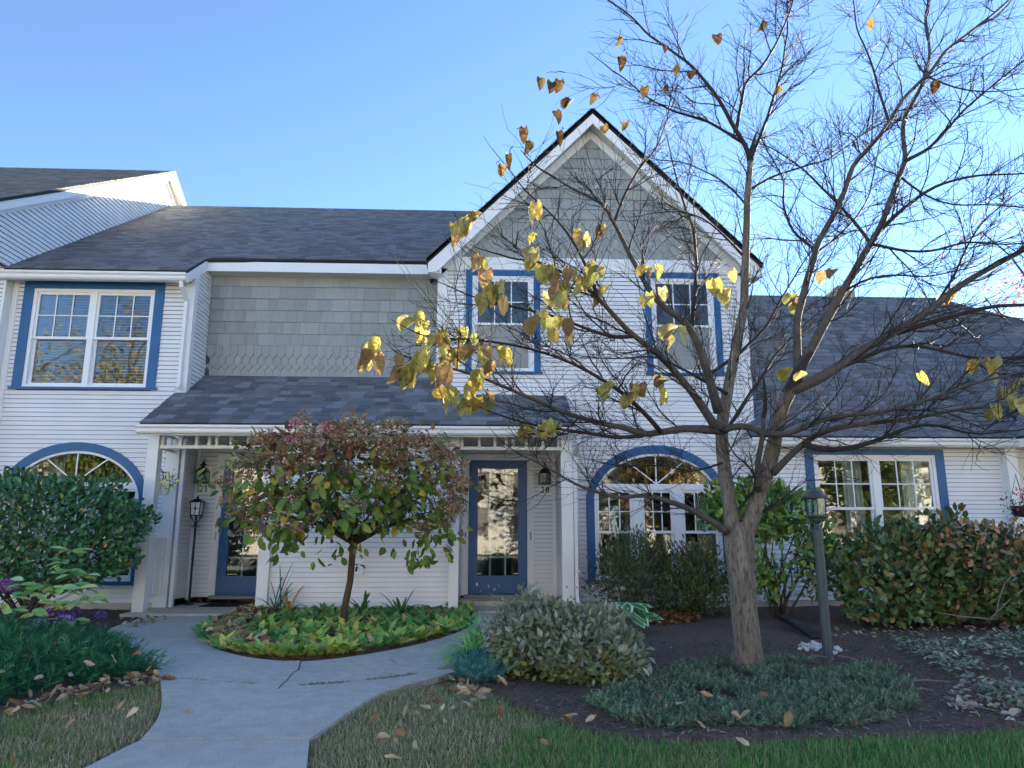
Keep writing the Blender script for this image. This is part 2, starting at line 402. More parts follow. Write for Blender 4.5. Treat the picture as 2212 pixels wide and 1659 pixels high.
sidewall(house30, 1.22, 10.45, 11.7, .14, 2.5, -1)
wall(house31, PP+.04, -2.82, -.4, .1, 2.5, [])
MB().box(-2.93, -2.83, 10.45, 11.69, .06, 2.5).build('partition', TRIM, house31); MB().box(-.385, -.29, 10.45, 11.69, .06, 2.5).build('partition', TRIM, house31)
# corner boards and trims
MB().box(-4.53, -4.4, FP-.03, FP-.0, 3.0, 4.93).box(-4.4, -4.385, FP-.028, FP+.1, 3.0, 4.98).build('corner_board', TRIM, house31)
MB().box(-7.1, -7.02, FP-.03, FP, .1, 4.9).build('corner_board', TRIM, house31)
MB().box(-4.4, -4.34, DP-.04, DP-.02, .1, 2.5).build('corner_board', TRIM, house31)
MB().box(-.66, -.53, FP-.03, FP, 2.95, 5.2).box(-.68, -.661, FP-.028, DP-.02, 2.95, 5.3).build('corner_board', TRIM, house30)
MB().box(4.05, 4.19, FP-.03, FP, 2.72, 5.2).build('corner_board', TRIM, house30)
MB().box(1.14, 1.2, DP-.04, DP-.02, .1, 2.5).build('corner_board', TRIM, house30)
MB().box(-.6, 4.12, FP-.035, FP, 5.14, 5.34).build('frieze_board', TRIM, house30)
MB().box(7.99, 8.16, FP-.16, FP+.01, .05, 2.4).build('post', TRIM, houseR)
for (h, a, b) in ((house31, -7.1, -4.42), (house30, 1.22, 4.18), (houseR, 4.18, 10)):
    MB().box(a, b, FP+.0, FP+.16, -.05, .119).build('foundation', CONC, h)
MB().box(-2.9, -.3, PP+.06, PP+.2, -.05, .099).build('foundation', CONC, house31)
MB().box(8.0, 11, 11.3, 11.4, 0, 3).build('wall', WHITE, houseR)
for i in range(36): MB().hexa([(8.17, 11.28, .1+i*.066), (11, 11.28, .1+i*.066), (11, 11.31, .1+i*.066), (8.17, 11.31, .1+i*.066), (8.17, 11.296, .166+i*.066), (11, 11.296, .166+i*.066), (11, 11.31, .166+i*.066), (8.17, 11.31, .166+i*.066)]).build('clapboard', WHITE, houseR)

# ---------------------------------------------------------------- grey wall shingles
def tone(lo=.88, hi=1.1):
    t = random.uniform(lo, hi); return (t, t*random.uniform(.985, 1.01), t*random.uniform(.97, 1.03), 1)
def shingle_rows(parent, Y, rows, x0f, x1f, wr=(.1, .3)):
    for zb, zt in rows:
        x = x0f((zb+zt)/2); e = x1f((zb+zt)/2)
        while x < e-.02:
            wd = min(random.uniform(*wr), e-x)
            if e-x-wd < .05: wd = e-x
            o = random.uniform(0, .006); dz = random.uniform(-.003, .003)
            a, b = x+.0018, x+wd-.0018
            la_, lb = max(a, x0f(zt)), min(b, x1f(zt)); la0, lb0 = max(a, x0f(zb)), min(b, x1f(zb))
            if lb0-la0 > .015:
                la_ = min(la_, lb0-.005); lb = max(lb, la_+.003)
                MB().hexa([(la0, Y-.024-o, zb+dz), (lb0, Y-.024-o, zb+dz), (lb0, Y-.002, zb+dz), (la0, Y-.002, zb+dz),
                       (la_, Y-.008, zt+.006), (lb, Y-.008, zt+.006), (lb, Y-.002, zt+.006), (la_, Y-.002, zt+.006)]).build('shingle', GREYSH, parent, col=tone())
            x += wd
def point_rows(parent, Y, zt, zsh, ztip, dz2, zbot, x0f, x1f, hw=.0625, h=.066):
    """band of pointed, waist and diamond shingles with open joints between them"""
    g = .0022
    def piece(nm, pts, d):
        cx_ = sum(p[0] for p in pts)/len(pts); cz = sum(p[1] for p in pts)/len(pts); lo, hi = x0f, x1f
        q = [(x+math.copysign(g, cx_-x), z+(math.copysign(g, cz-z) if abs(cz-z) > .004 else 0)) for x, z in pts]
        q = [(min(max(x, lo(z)+.002), hi(z)-.002), z) for x, z in q]
        if max(p[0] for p in q)-min(p[0] for p in q) > .02: MB().prism(q, Y-d, Y-.002).build(nm, GREYSH, parent, col=tone(.95, 1.06))
    x = x0f(zbot)+hw; e = x1f(zbot)
    while x < e+hw:
        piece('pointed_shingle', [(x-hw, zt), (x-hw, zsh), (x, ztip), (x+hw, zsh), (x+hw, zt)], .026)
        piece('diamond_shingle', [(x-hw, dz2), (x, dz2-h), (x+hw, dz2), (x, dz2+h)], .022)
        b = x+hw
        piece('waist_shingle', [(b, zsh), (b+hw, ztip), (b+hw, dz2+h), (b, dz2), (b-hw, dz2+h), (b-hw, ztip)], .018)
        piece('base_shingle', [(b, dz2), (b+hw, dz2-h), (b+hw, zbot), (b-hw, zbot), (b-hw, dz2-h)], .014)
        x += 2*hw
RX0, RX1 = -4.4, -.68
MB().box(RX0, RX1, DP, DP+.1, 2.4, 5.36).build('wall', JOINTSHADE, house31)
zs = [4.05, 4.245, 4.445, 4.64, 4.84, 5.045, 5.3]
shingle_rows(house31, DP, list(zip(zs[:-1], zs[1:])), lambda z: RX0, lambda z: RX1)
point_rows(house31, DP, 4.05, 3.895, 3.825, 3.70, 3.5, lambda z: RX0, lambda z: RX1)
GXC, GPK = 1.77, 7.8
gl = lambda z: GXC-(GPK-.3-z); gr = lambda z: GXC+(GPK-.3-z)
MB().prism([(GXC-2.43, 5.2), (GXC+2.43, 5.2), (GXC, 7.63)], FP+.0, FP+.1).build('wall', JOINTSHADE, house30)
rows = []; z = 5.83
while z < 7.5: rows.append((z, z+.178)); z += .178
shingle_rows(house30, FP, rows, gl, gr)
point_rows(house30, FP, 5.83, 5.7, 5.635, 5.52, 5.34, gl, gr, .07, .07)

# ---------------------------------------------------------------- roofs
def roof_plane(parent, o, e, up, n, tlen, srange, expo, wr=(.16, .34), single=0, name='roof', thick=.05, order=None, tones=(.62, 1.5)):
    """o origin at the eave, e eave direction, up up-slope, n normal; srange(t)->(s0,s1) or None. Returns deck"""
    o, e, up, n = map(Vector, (o, e, up, n)); P = lambda s, t, h: o+e*s+up*t+n*h
    deck = MB(); k = 0; cells = []
    t = 0
    while t < tlen-.01:
        tt = min(t+expo, tlen); r0, r1 = srange(t+.001), srange(tt-.001)
        if r0 and r1 and r0[1]-r0[0] > .02:
            deck.hexa([P(r0[0], t, -thick), P(r0[1], t, -thick), P(r1[1], tt, -thick), P(r1[0], tt, -thick), P(r0[0], t, -.004), P(r0[1], t, -.004), P(r1[1], tt, -.004), P(r1[0], tt, -.004)])
            s = r0[0]-random.uniform(0, .2)
            while s < r0[1]:
                wd = random.uniform(*wr); a = max(s, r0[0]); b = min(s+wd, r0[1]); a1 = max(s, r1[0]); b1 = min(s+wd, r1[1])
                if b-a > .02:
                    if b1-a1 < .01: a1 = min(max(a, r1[0]), r1[1]); b1 = a1+.004
                    cells.append((a, b, a1, b1, t, tt)); 
                s += wd
        t += expo
    deck = deck.build(name, FELT, parent)
    def geo(m, c):
        a, b, a1, b1, t, tt = c; h = random.choice((.006, .012, .013))
        g = .001
        m.hexa([P(a+g, t-.006, -.002), P(b-g, t-.006, -.002), P(b1-g, tt, -.002), P(a1+g, tt, -.002), P(a+g, t-.006, h), P(b-g, t-.006, h), P(b1-g, tt, .002), P(a1+g, tt, .002)])
    def rc():
        v = random.choice((.7, .85, 1, 1, 1.2, 1.45))*random.uniform(.9, 1.1); v = max(tones[0], min(tones[1], v)); wm = random.uniform(-.05, .05)
        return (v*(1+wm), v, v*(1-wm), 1)
    if single:
        idx = sorted(range(len(cells)), key=lambda i: cells[i][4])[:single]
        for i in idx: m = MB(); geo(m, cells[i]); m.build('roof_shingle', ROOF, parent, col=rc())
        rest = [c for i, c in enumerate(cells) if i not in set(idx)]
    else: rest = cells
    if rest:
        m = MB()
        for c in rest: m.cur = rc(); geo(m, c)
        m.build('roof_shingles', ROOF, parent, kind='stuff')
    return deck
def slope(tan_):
    L = math.hypot(1, tan_); return (0, 1/L, tan_/L), (0, -tan_/L, 1/L), L
# main roof
up, nn, L = slope(.657)
YE, ZE = 10.7, 4.95
def rng_main(t):
    Y = YE+t/L; z = ZE+.657*(Y-YE)
    xr = min(2.2, z-6.0) if z > 5.2 else -.84
    if Y < 11.4: return (0, -4.42+7.1)
    return (0, xr+7.1)
roof_plane(house31, (-7.1, YE, ZE), (1, 0, 0), up, nn, (16-YE)*L, rng_main, .13, (.12, .26), tones=(.8, 1.22))
# far side of the same roof, closes the attic
MB().hexa([(-7.1, 16, 8.38), (2.2, 16, 8.38), (2.2, 21.3, 4.9), (-7.1, 21.3, 4.9), (-7.1, 16, 8.43), (2.2, 16, 8.43), (2.2, 21.3, 4.95), (-7.1, 21.3, 4.95)]).build('rear_roof', FELT, house31)
MB().box(-7.1, 4.1, 21, 21.1, 0, 4.95).build('rear_wall', WHITE, house31)
# fascia, gutter, soffit of the main roof
def gutter(parent, x0, x1, Yf, zt, h=.115, d=.12):
    prof = [(Yf, zt), (Yf, zt-h*.25), (Yf+.025, zt-h*.45), (Yf+.025, zt-h*.8), (Yf+.045, zt-h), (Yf+d, zt-h), (Yf+d, zt), (Yf+d-.008, zt), (Yf+d-.008, zt-h+.01), (Yf+.05, zt-h+.01), (Yf+.033, zt-h*.8), (Yf+.033, zt-h*.45), (Yf+.01, zt-h*.25), (Yf+.01, zt)]
    g = MB().prism(prof, x0, x1, 'x')
    for x in (x0, x1-.006): g.prism([(Yf+.001, zt-.002), (Yf+.001, zt-h*.25), (Yf+.026, zt-h*.45), (Yf+.026, zt-h*.8), (Yf+.046, zt-h+.002), (Yf+d-.001, zt-h+.002), (Yf+d-.001, zt-.002)], x+.001, x+.005, 'x')
    return g.build('gutter', GUTTER, parent)
def downspout(parent, pts, w_=.038):
    return MB().tube(pts, w_, 4).build('downspout', GUTTER, parent)
gutter(house31, -7.12, -4.4, 10.6, 4.885)
MB().box(-7.1, -4.42, 10.72, 10.74, 4.77, 4.9).build('fascia', TRIM, house31)
MB().box(-7.1, -4.42, 10.74, 10.99, 4.84, 4.86).build('soffit', SOFFIT, house31)
MB().hexa([(-4.42, 10.7, 4.76), (-4.39, 10.7, 4.76), (-4.39, 11.4, 5.2), (-4.42, 11.4, 5.2), (-4.42, 10.7, 4.9), (-4.39, 10.7, 4.9), (-4.39, 11.4, 5.37), (-4.42, 11.4, 5.37)]).build('rake_board', TRIM, house31)
MB().box(-4.4, -.8, 11.395, 11.42, 5.2, 5.36).build('fascia', TRIM, house31)
MB().box(-4.4, -.7, 11.42, 11.69, 5.215, 5.235).build('soffit', SOFFIT, house31)
downspout(house31, [(-4.48, 10.68, 4.79), (-4.48, 10.7, 4.7), (-4.48, 10.93, 4.55), (-4.48, 10.94, 4.45), (-4.48, 10.94, 3.32), (-4.46, 10.9, 3.2), (-4.42, 10.72, 3.12)])
# gable roof
s2 = math.sqrt(.5)
for sgn in (-1, 1):
    b = MB(); e = GXC+sgn*2.61; pz = GPK; ez = GPK-2.61
    b.hexa([(GXC, 10.68, pz-.06), (e, 10.68, ez-.06), (e, 15.2, ez-.06), (GXC, 15.2, pz-.06), (GXC, 10.68, pz), (e, 10.68, ez), (e, 15.2, ez), (GXC, 15.2, pz)])
    b.build('roof', FELT, house30)
    q = .085
    MB().prism([(GXC, pz-q), (e-sgn*.02, ez+.02-q), (e-sgn*.02, ez-.13-q), (e-sgn*.16, ez-.13-q+.02), (GXC, pz-q-.17)], 10.70, 10.73).build('rake_board', TRIM, house30)
    MB().hexa([(GXC, 10.73, pz-.2), (e-sgn*.1, 10.73, ez+.1-.2), (e-sgn*.1, 10.99, ez+.1-.2), (GXC, 10.99, pz-.2), (GXC, 10.73, pz-.18), (e-sgn*.1, 10.73, ez+.1-.18), (e-sgn*.1, 10.99, ez+.1-.18), (GXC, 10.99, pz-.18)]).build('soffit', SOFFIT, house30)
    MB().prism([(GXC, pz-.21), (e-sgn*.2, ez+.2-.21), (e-sgn*.2, ez+.2-.37), (GXC, pz-.37)], 10.97, 10.995).build('rake_trim', TRIM, house30)
    # boxed return at the foot of the rake
    MB().box(min(e-sgn*.03, e-sgn*.22), max(e-sgn*.03, e-sgn*.22), 10.735, 11.0, ez-.21, ez-.06).build('eave_return', TRIM, house30)
# shingles of the left gable slope, seen edge on
def rng_g(t): return (0, 4.5)
roof_plane(house30, (GXC-2.62, 15.18, GPK-2.6), (0, -1, 0), (s2, 0, s2), (-s2, 0, s2), 3.68, rng_g, .143)
roof_plane(house30, (GXC+2.62, 10.68, GPK-2.6), (0, 1, 0), (-s2, 0, s2), (s2, 0, s2), 3.68, rng_g, .143)
MB().box(4.06, 4.18, 11.1, 20.9, 0, 5.3).build('side_wall', WHITE, house30)
MB().box(-.6, 4.15, 11.12, 21.2, 5.36, 5.4).build('sun_stop_slab', FELT, house30)  # unseen slab added to stop sun leaking in through the uncovered top
MB().box(-7.1, -7.0, 11.1, 21, 0, 4.9).build('side_wall', WHITE, house31)
MB().box(-.55, 4.05, 11.0, 11.1, 2.9, 3.05).build('floor_beam', TRIM, house30)
# right roof
up45, n45, L45 = slope(1.0)
RE = 2.5
def rng_r(t):
    Y = 10.7+t/L45; z = RE+Y-10.7
    xl = 4.2 if Y > 10.97 else 4.02
    xv = 8.05+(Y-10.7)               # valley with the next porch gable
    xh = 9.3+(5.8-z)*1.9 if z > 4.6 else 99
    return (xl-4, min(xv, xh, 12)-4)
roof_plane(houseR, (4, 10.7, RE), (1, 0, 0), up45, n45, 3.3*L45, rng_r, .135, (.13, .28), tones=(.78, 1.25))
def rng_v(t):
    X = 8.05+t*s2; return (0, .75+(X-8.05)) if True else None
roof_plane(houseR, (8.05, 10.7+0, RE), (0, -1, 0), (s2, 0, s2), (-s2, 0, s2), 3.0, lambda t: (-t*s2, .75), .143)
MB().hexa([(4.2, 14, 5.75), (9.3, 14, 5.75), (12, 17.3, 2.5), (4.2, 17.3, 2.5), (4.2, 14, 5.8), (9.3, 14, 5.8), (12, 17.3, 2.55), (4.2, 17.3, 2.55)]).build('rear_roof', FELT, houseR)
MB().box(4.2, 12, 17, 17.1, 0, 2.5).build('rear_wall', WHITE, houseR); MB().prism([(10.8, 0), (17, 0), (17, 2.45), (14, 5.4), (11.1, 2.45)], 10.9, 11.0, 'x').build('side_wall', WHITE, houseR)
gutter(houseR, 4.0, 8.06, 10.6, 2.46)
MB().box(4.2, 8.06, 10.72, 10.74, 2.34, 2.47).build('fascia', TRIM, houseR)
MB().box(4.2, 8.06, 10.74, 10.99, 2.41, 2.43).build('soffit', SOFFIT, houseR)
MB().box(8.06, 8.16, 9.9, 10.72, 2.34, 2.45).build('gutter', GUTTER, houseR)
MB().box(8.16, 11, 10.0, 11.3, 2.38, 2.41).build('soffit', SOFFIT, houseR)
downspout(houseR, [(4.1, 10.67, 2.36), (4.1, 10.68, 2.26), (4.1, 10.9, 2.1), (4.1, 10.94, 2.0), (4.1, 10.94, .2), (4.1, 10.8, .1)], .042)
MB().box(7.1, 7.55, 13.9, 14.2, 5.75, 5.9).box(7.2, 7.45, 13.92, 14.1, 5.9, 6.0).build('roof_vent', mat('vent', (.3, .25, .2), .7), houseR)
# far left house: taller roof and its gable end above the neighbour's roof
LX = -7.1; LR = (16.0, 9.3); LE = (9.6, 9.3-.657*6.4)
def yfr(z): return 15.6-(9.0-z)/.6
def ybk(z): return 15.6+(9.0-z)/.6
def zmain(Y): return 4.95+.657*(Y-10.7)
z = 5.0
bk = MB()
while z < 8.9:
    zt = z+.075; a = max(yfr(zt), 10.0); c = min(ybk(zt), 18.5)
    if zmain(a) < zt or True:
        c2 = min(c, 10.7+(zt+.0-4.95)/.657+.15) if zt < 8.4 else c
        if c2-a > .03:
            MB().hexa([(LX-.011, a, z), (LX+.022, a, z), (LX+.022, c2, z), (LX-.011, c2, z), (LX-.011, a, zt-.009), (LX+.005, a, zt-.009), (LX+.005, c2, zt-.009), (LX-.011, c2, zt-.009)]).build('clapboard', WHITE, houseL)
        bk.box(LX-.1, LX-.012, a, c, z, zt)
    z = zt
bk.build('wall', JOINTSHADE, houseL)
def rk(y0, z0, y1, z1, w0, w1, x0, x1, nm, m):
    MB().hexa([(x0, y0, z0-w1), (x1, y0, z0-w1), (x1, y1, z1-w1), (x0, y1, z1-w1), (x0, y0, z0-w0), (x1, y0, z0-w0), (x1, y1, z1-w0), (x0, y1, z1-w0)]).build(nm, m, houseL)
for s_ in (-1, 1):
    ye = 15.6+s_*6.0; ze = 9.08-.6*6.0
    rk(15.6, 9.08, ye, ze, .06, .2, LX+.16, LX+.19, 'rake_board', TRIM)
    rk(15.6, 9.08, ye, ze, .19, .2, LX, LX+.16, 'soffit', SOFFIT)
    rk(15.6, 9.08, ye, ze, .2, .3, LX+.022, LX+.05, 'rake_trim', TRIM)
    rk(15.6, 9.08, ye, ze, .0, .055, LX-6, LX+.2, 'roof', FELT)
upL, nL, LL = slope(.6)
roof_plane(houseL, (LX-6, 9.6, 9.08-.6*6), (1, 0, 0), upL, nL, 6*LL, lambda t: (0, 6.21), .13, (.12, .26), tones=(.8, 1.22))
wall(houseL, FP-.15, -10, -7.14, .12, 5.3, [], .066)
MB().box(-7.139, -7.104, FP-.19, FP-.001, .1, 5.2).build('corner_board', TRIM, houseL)
MB().box(-10, -7.145, FP-.008, FP+.1, 0, 5.2).build('wall', WHITE, houseL)
gutter(houseL, -13, -7.6, 9.5, 5.45); MB().box(-13, -7.5, 9.62, 9.64, 5.3, 5.44).build('fascia', TRIM, houseL); MB().box(-13, -7.3, 9.64, 10.84, 5.3, 5.32).build('soffit', SOFFIT, houseL)
MB().box(-13, -7.2, 21, 21.1, 0, 5.2).build('rear_wall', WHITE, houseL)

# ---------------------------------------------------------------- porch
upP, nP, LP = slope((3.55-2.53)/(11.7-9.95))
TP = (3.55-2.53)/(11.7-9.95)
def rng_p(t):
    Y = 9.95+t/LP
    x1 = 1.3
    x0 = -4.55 if Y < 10.99 else -4.4
    x1 = 1.3 if Y < 10.96 else -.68
    return (x0+4.55, x1+4.55)
roof_plane(house31, (-4.55, 9.95, 2.53), (1, 0, 0), upP, nP, 1.75*LP, rng_p, .145, (.13, .25), single=295, name='porch_roof', tones=(.68, 1.42))
gutter(house31, -4.56, 1.32, 9.85, 2.49)
MB().box(-4.53, 1.3, 9.97, 9.99, 2.36, 2.5).build('fascia', TRIM, house31)
MB().box(-4.5, 1.28, 9.99, 10.44, 2.44, 2.46).build('soffit', SOFFIT, house31)
MB().box(-4.4, 1.2, 10.45, 11.69, 2.46, 2.48).build('porch_ceiling', SOFFIT, house31)
MB().hexa([(-4.54, 9.96, 2.38), (-4.51, 9.96, 2.38), (-4.51, 11.0, 2.98), (-4.54, 11.0, 2.98), (-4.54, 9.96, 2.5), (-4.51, 9.96, 2.5), (-4.51, 11.0, 3.1), (-4.54, 11.0, 3.1)]).build('rake_board', TRIM, house31)
def post(x0, x1, y0, y1, z0=.05, z1=2.44, p=house31): return MB().box(x0, x1, y0, y1, z0, z1).build('post', TRIM, p)
post(-4.57, -4.42, PP-.05, PP+.1, .04); post(-2.97, -2.82, PP-.04, PP+.08, .04); post(-.41, -.28, PP-.04, PP+.08, .04); post(1.14, 1.3, PP-.04, PP+.1, .04)
post(-4.56, -4.37, FP-.1, FP-.02, .06, 2.44)
post(-4.34, -4.29, FP-.09, FP-.02, .06, 2.44)
for x0, x1 in ((-4.42, -2.97), (-.28, 1.14)):
    MB().box(x0, x1, PP-.02, PP+.06, 2.225, 2.27).build('rail', TRIM, house31)
    MB().box(x0, x1, PP-.015, PP+.055, 2.42, 2.45).build('rail', TRIM, house31)
    n = 7; mid = (x0+x1)/2
    xs = [x0+.03]+[x0+(x1-x0)*(i/6.9) for i in range(1, 4)]
    xs = [x0+.03, x0+.27, x0+.49, mid-.06, mid+.04, x1-.49, x1-.25, x1-.03]
    for x in xs: MB().box(x-.02, x+.02, PP-.01, PP+.05, 2.271, 2.419).build('baluster', TRIM, house31)
# side frame between the front post and the wall at number 31
def bar(y0, y1, z0, z1, x=-4.49): MB().box(x, x+.05, y0, y1, z0, z1).build('side_panel_bar', TRIM, house31)
for z in (.22, .7, .97): bar(PP+.1, FP-.1, z, z+.045)
for y in (PP+.1, PP+.26, FP-.16): bar(y, y+.04, .265, .7); bar(y, y+.04, .745, .97)
MB().box(-4.465, -4.455, PP+.1, FP-.1, .26, .97).build('side_panel', TRIM, house31)
for z in (2.225, 2.42): bar(PP+.1, FP-.1, z, z+.04)
for y in (PP+.22, PP+.42): bar(y, y+.035, 2.265, 2.42)
# same frame on the right side
def bar2(y0, y1, z0, z1): MB().box(1.19, 1.215, y0, y1, z0, z1).build('side_panel_bar', TRIM, house31)
for z in (.22, .7, .97): bar2(PP+.1, FP-.02, z, z+.045)
downspout(house31, [(1.345, 9.93, 2.39), (1.345, 9.95, 2.3), (1.345, 10.32, 2.15), (1.345, 10.34, 2.05), (1.345, 10.34, .25), (1.35, 10.27, .14), (1.42, 10.12, .07)], .034)
for z in (.55, 1.3): MB().box(1.31, 1.38, 10.3, 10.38, z, z+.03).build('strap', GUTTER, house31)

# ---------------------------------------------------------------- doors
INNER = mat('inner_door', (.72, .72, .66), .5); KNOB = mat('knob', (.02, .02, .03), .3)
def door(parent, x0, x1, z0, z1, cw=.1):
    Y = DP
    fr = MB().box(x0-cw-.005, x0-.004, Y-.035, Y+.06, z0-.02, z1+.1).box(x1+.004, x1+cw+.005, Y-.035, Y+.06, z0-.02, z1+.1).box(x0-.004, x1+.004, Y-.034, Y+.06, z1+.004, z1+.099)
    fr.build('door_frame', TRIM, parent)
    st, tr, br = .14, .13, .27
    a, b, c, d = x0+st, x1-st, z0+br, z1-tr
    s = MB().box(x0, a, Y-.02, Y+.02, z0, z1).box(b, x1, Y-.02, Y+.02, z0, z1).box(a, b, Y-.019, Y+.019, z0, c).box(a, b, Y-.019, Y+.019, d, z1)
    dr = s.build('door', DOORBLUE, parent)
    e = .022
    MB().box(a-e, a, Y-.032, Y-.021, c-e, d+e).box(b, b+e, Y-.032, Y-.021, c-e, d+e).box(a, b, Y-.031, Y-.0205, c-e, c).box(a, b, Y-.031, Y-.0205, d, d+e).build('glazing_bead', DOORBLUE, dr)
    MB().box(a-.003, b+.003, Y-.006, Y-.001, c-.003, d+.003).build('pane', GLASS, dr)
    i = MB(); yi = Y+.09
    ia, ib, ic, id_ = x0+.1, x1-.1, z0+.2, z1-.12
    i.box(x0-.02, ia, yi, yi+.04, z0, z1+.02).box(ib, x1+.02, yi, yi+.04, z0, z1+.02).box(ia, ib, yi+.001, yi+.039, z0, ic).box(ia, ib, yi+.001, yi+.039, id_, z1+.02)
    inn = i.build('inner_door', INNER, dr)
    for k in range(1, 3):
        x = ia+(ib-ia)*k/3; MB().box(x-.014, x+.014, yi+.004, yi+.03, ic, id_).build('muntin', INNER, dr)
    for k in range(1, 5):
        z = ic+(id_-ic)*k/5; MB().box(ia, ib, yi+.006, yi+.028, z-.014, z+.014).build('muntin', INNER, dr)
    MB().box(ia, ib, yi+.032, yi+.036, ic, id_).build('pane', GLASS, dr)
    MB().lathe(0, 0, [(.0, 0), (.022, .002), (.022, .012), (.01, .02), (.01, .035), (.024, .045), (.024, .06), (.0, .066)], 10).build('knob', KNOB, dr)
    k = dr.children[-1]; k.matrix_parent_inverse = Matrix.Translation((x0+.06, Y-.02, z0+.93)) @ Matrix.Rotation(R(90), 4, 'X')
    MB().box(x0-.06, x1+.06, Y-.14, Y-.036, z0-.055, z0-.006).build('threshold', mat('threshold', (.25, .25, .24), .6), parent)
    room(dr, x0+.35, x1-.35, z0+.5, z1-.15, Y+.3, 2.5)
    return dr
door(house31, -3.97, -3.06, .17, 2.2); door(house30, -.165, .745, .17, 2.21)
MB().box(-.22, -.205, DP-.05, DP-.035, 1.02, 1.09).build('deadbolt', KNOB, house30)
MB().box(-4.035, -4.015, DP-.045, DP-.035, .98, 1.1).build('doorbell', mat('bell', (.45, .45, .43), .4), house31)
MB().box(.79, .81, DP-.045, DP-.035, .98, 1.1).build('doorbell', mat('bell2', (.25, .25, .24), .4), house30)
# ================================================================ ground
def inpoly(P, poly):
    x, y = P[:, 0], P[:, 1]; r = np.zeros(len(P), bool); n = len(poly)
    for i in range(n):
        x1, y1 = poly[i]; x2, y2 = poly[(i+1) % n]
        c = ((y1 > y) != (y2 > y)); xx = (x2-x1)*(y-y1)/((y2-y1) if abs(y2-y1) > 1e-9 else 1e-9)+x1
        r ^= c & (x < xx)
    return r
def gp(pts, z=0): return [tuple(onZ(x, y, z).xy) for x, y in pts]
def vnoise(P, s, seed=0):
    return np.array([noise.noise((p[0]*s+seed*7.3, p[1]*s+seed*3.1, seed)) for p in P])
LAWN = mat('lawn_soil', (.10, .10, .045), .95, var=.3, vscale=4, bump=.5, bscale=60, spec=.1, stain=((.16, .13, .07), 1.3, .45, .7, .8))
g = MB(); g.add([(-150, -150, -.012), (150, -150, -.012), (150, 150, -.012), (-150, 150, -.012)], [(0, 1, 2, 3)])
o = g.build('lawn', LAWN); o['kind'] = 'structure'; o['label'] = 'autumn lawn, half dry, in front of the houses'
BOUNCE = mat('bounce_court_paving', (.46, .43, .38), .9, var=.2, vscale=5, bump=.3, bscale=120)
o = MB().box(-60, 60, -13, 1.0, -.06, -.004).build('bounce_court', BOUNCE); o['kind'] = 'structure'; o['label'] = 'pale concrete court added behind the viewer to bounce sunlight'  # added court, kept pale to throw sunlight back onto the shaded fronts

# concrete walk: separate slabs with open joints
walk = MB()
def offset(poly, d):
    n = len(poly); A = sum(poly[i][0]*poly[(i+1) % n][1]-poly[(i+1) % n][0]*poly[i][1] for i in range(n)); s = 1 if A > 0 else -1
    out = []
    for i in range(n):
        p0, p1, p2 = Vector(poly[i-1]), Vector(poly[i]), Vector(poly[(i+1) % n])
        a = (p1-p0).normalized(); b = (p2-p1).normalized()
        nn_ = Vector((-(a.y+b.y), a.x+b.x)); L_ = nn_.length
        nn_ = nn_/L_ if L_ > 1e-6 else Vector((-a.y, a.x)); out.append(tuple(p1+nn_*d*s))
    return out
def smooth(pts, it=2):
    for _ in range(it):
        q = [pts[0]]
        for a, b in zip(pts[:-1], pts[1:]): q += [(a[0]*.75+b[0]*.25, a[1]*.75+b[1]*.25), (a[0]*.25+b[0]*.75, a[1]*.25+b[1]*.75)]
        pts = q+[pts[-1]]
    return pts
curve = smooth([(346, 1472), (430, 1480), (560, 1488), (660, 1489), (780, 1479), (880, 1467), (985, 1446)])
cl_, cr_ = [p for p in curve if p[0] <= 600], [p for p in curve if p[0] > 600]
ledge = smooth([(346, 1476), (349, 1510), (342, 1545), (326, 1572), (301, 1598)])
redge = smooth([(985, 1451), (930, 1467), (860, 1484), (800, 1505), (735, 1552), (690, 1583), (670, 1596)])
bedline = smooth([(546, 1316), (470, 1348), (440, 1378), (455, 1397), (500, 1413), (560, 1424), (620, 1429), (700, 1425), (800, 1411), (900, 1392), (980, 1370), (1016, 1352), (1026, 1335), (1000, 1305)])
bl_a = [p for p in bedline[:len(bedline)//2] if p[0] < 600 and p[1] < 1388 and p[0] < 560]
k1 = min(range(len(bedline)), key=lambda i: abs(bedline[i][0]-440)+abs(bedline[i][1]-1386))
k2 = min(range(len(bedline)), key=lambda i: abs(bedline[i][0]-660)+abs(bedline[i][1]-1428))
k3 = min(range(len(bedline)), key=lambda i: abs(bedline[i][0]-955)+abs(bedline[i][1]-1378))
outerL = smooth([(340, 1312), (320, 1334), (262, 1347), (226, 1361), (240, 1380), (287, 1400)]); outerL2 = smooth([(287, 1400), (312, 1436), (346, 1472)])
outerR = smooth([(985, 1446), (1030, 1420), (1050, 1402)]); outerR2 = smooth([(1050, 1402), (1070, 1380), (1088, 1350), (1100, 1318)])
crack = [(600, 1488), (612, 1474), (619, 1470), (632, 1453), (645, 1446), (bedline[k2])]
slabs = [outerL+bedline[k1::-1],
         outerL2+cl_[1:]+crack[:-1]+bedline[k2:k1-1:-1],
         crack[::-1]+cr_+outerR[1:]+bedline[k3:k2:-1],
         outerR2+bedline[:k3-1:-1],
         ledge+redge[::-1]+curve[::-1][1:],
         [(301, 1599), (670, 1597), (668, 1625), (665, 1659), (668, 1900), (-150, 1900), (180, 1659), (250, 1623)]]
wk = thing('walk', (-1.5, 6.5, 0), None, None); wk['kind'] = 'structure'; wk['label'] = 'pale concrete garden walk that splits round the oval bed'
for q in slabs:
    q = [p for i, p in enumerate(q) if i == 0 or (abs(p[0]-q[i-1][0])+abs(p[1]-q[i-1][1])) > 1.5]
    MB().prism(offset(gp(q, .03), .006), -.05, .03+random.uniform(-.004, .004), 'z').build('concrete_slab', CONC, wk)
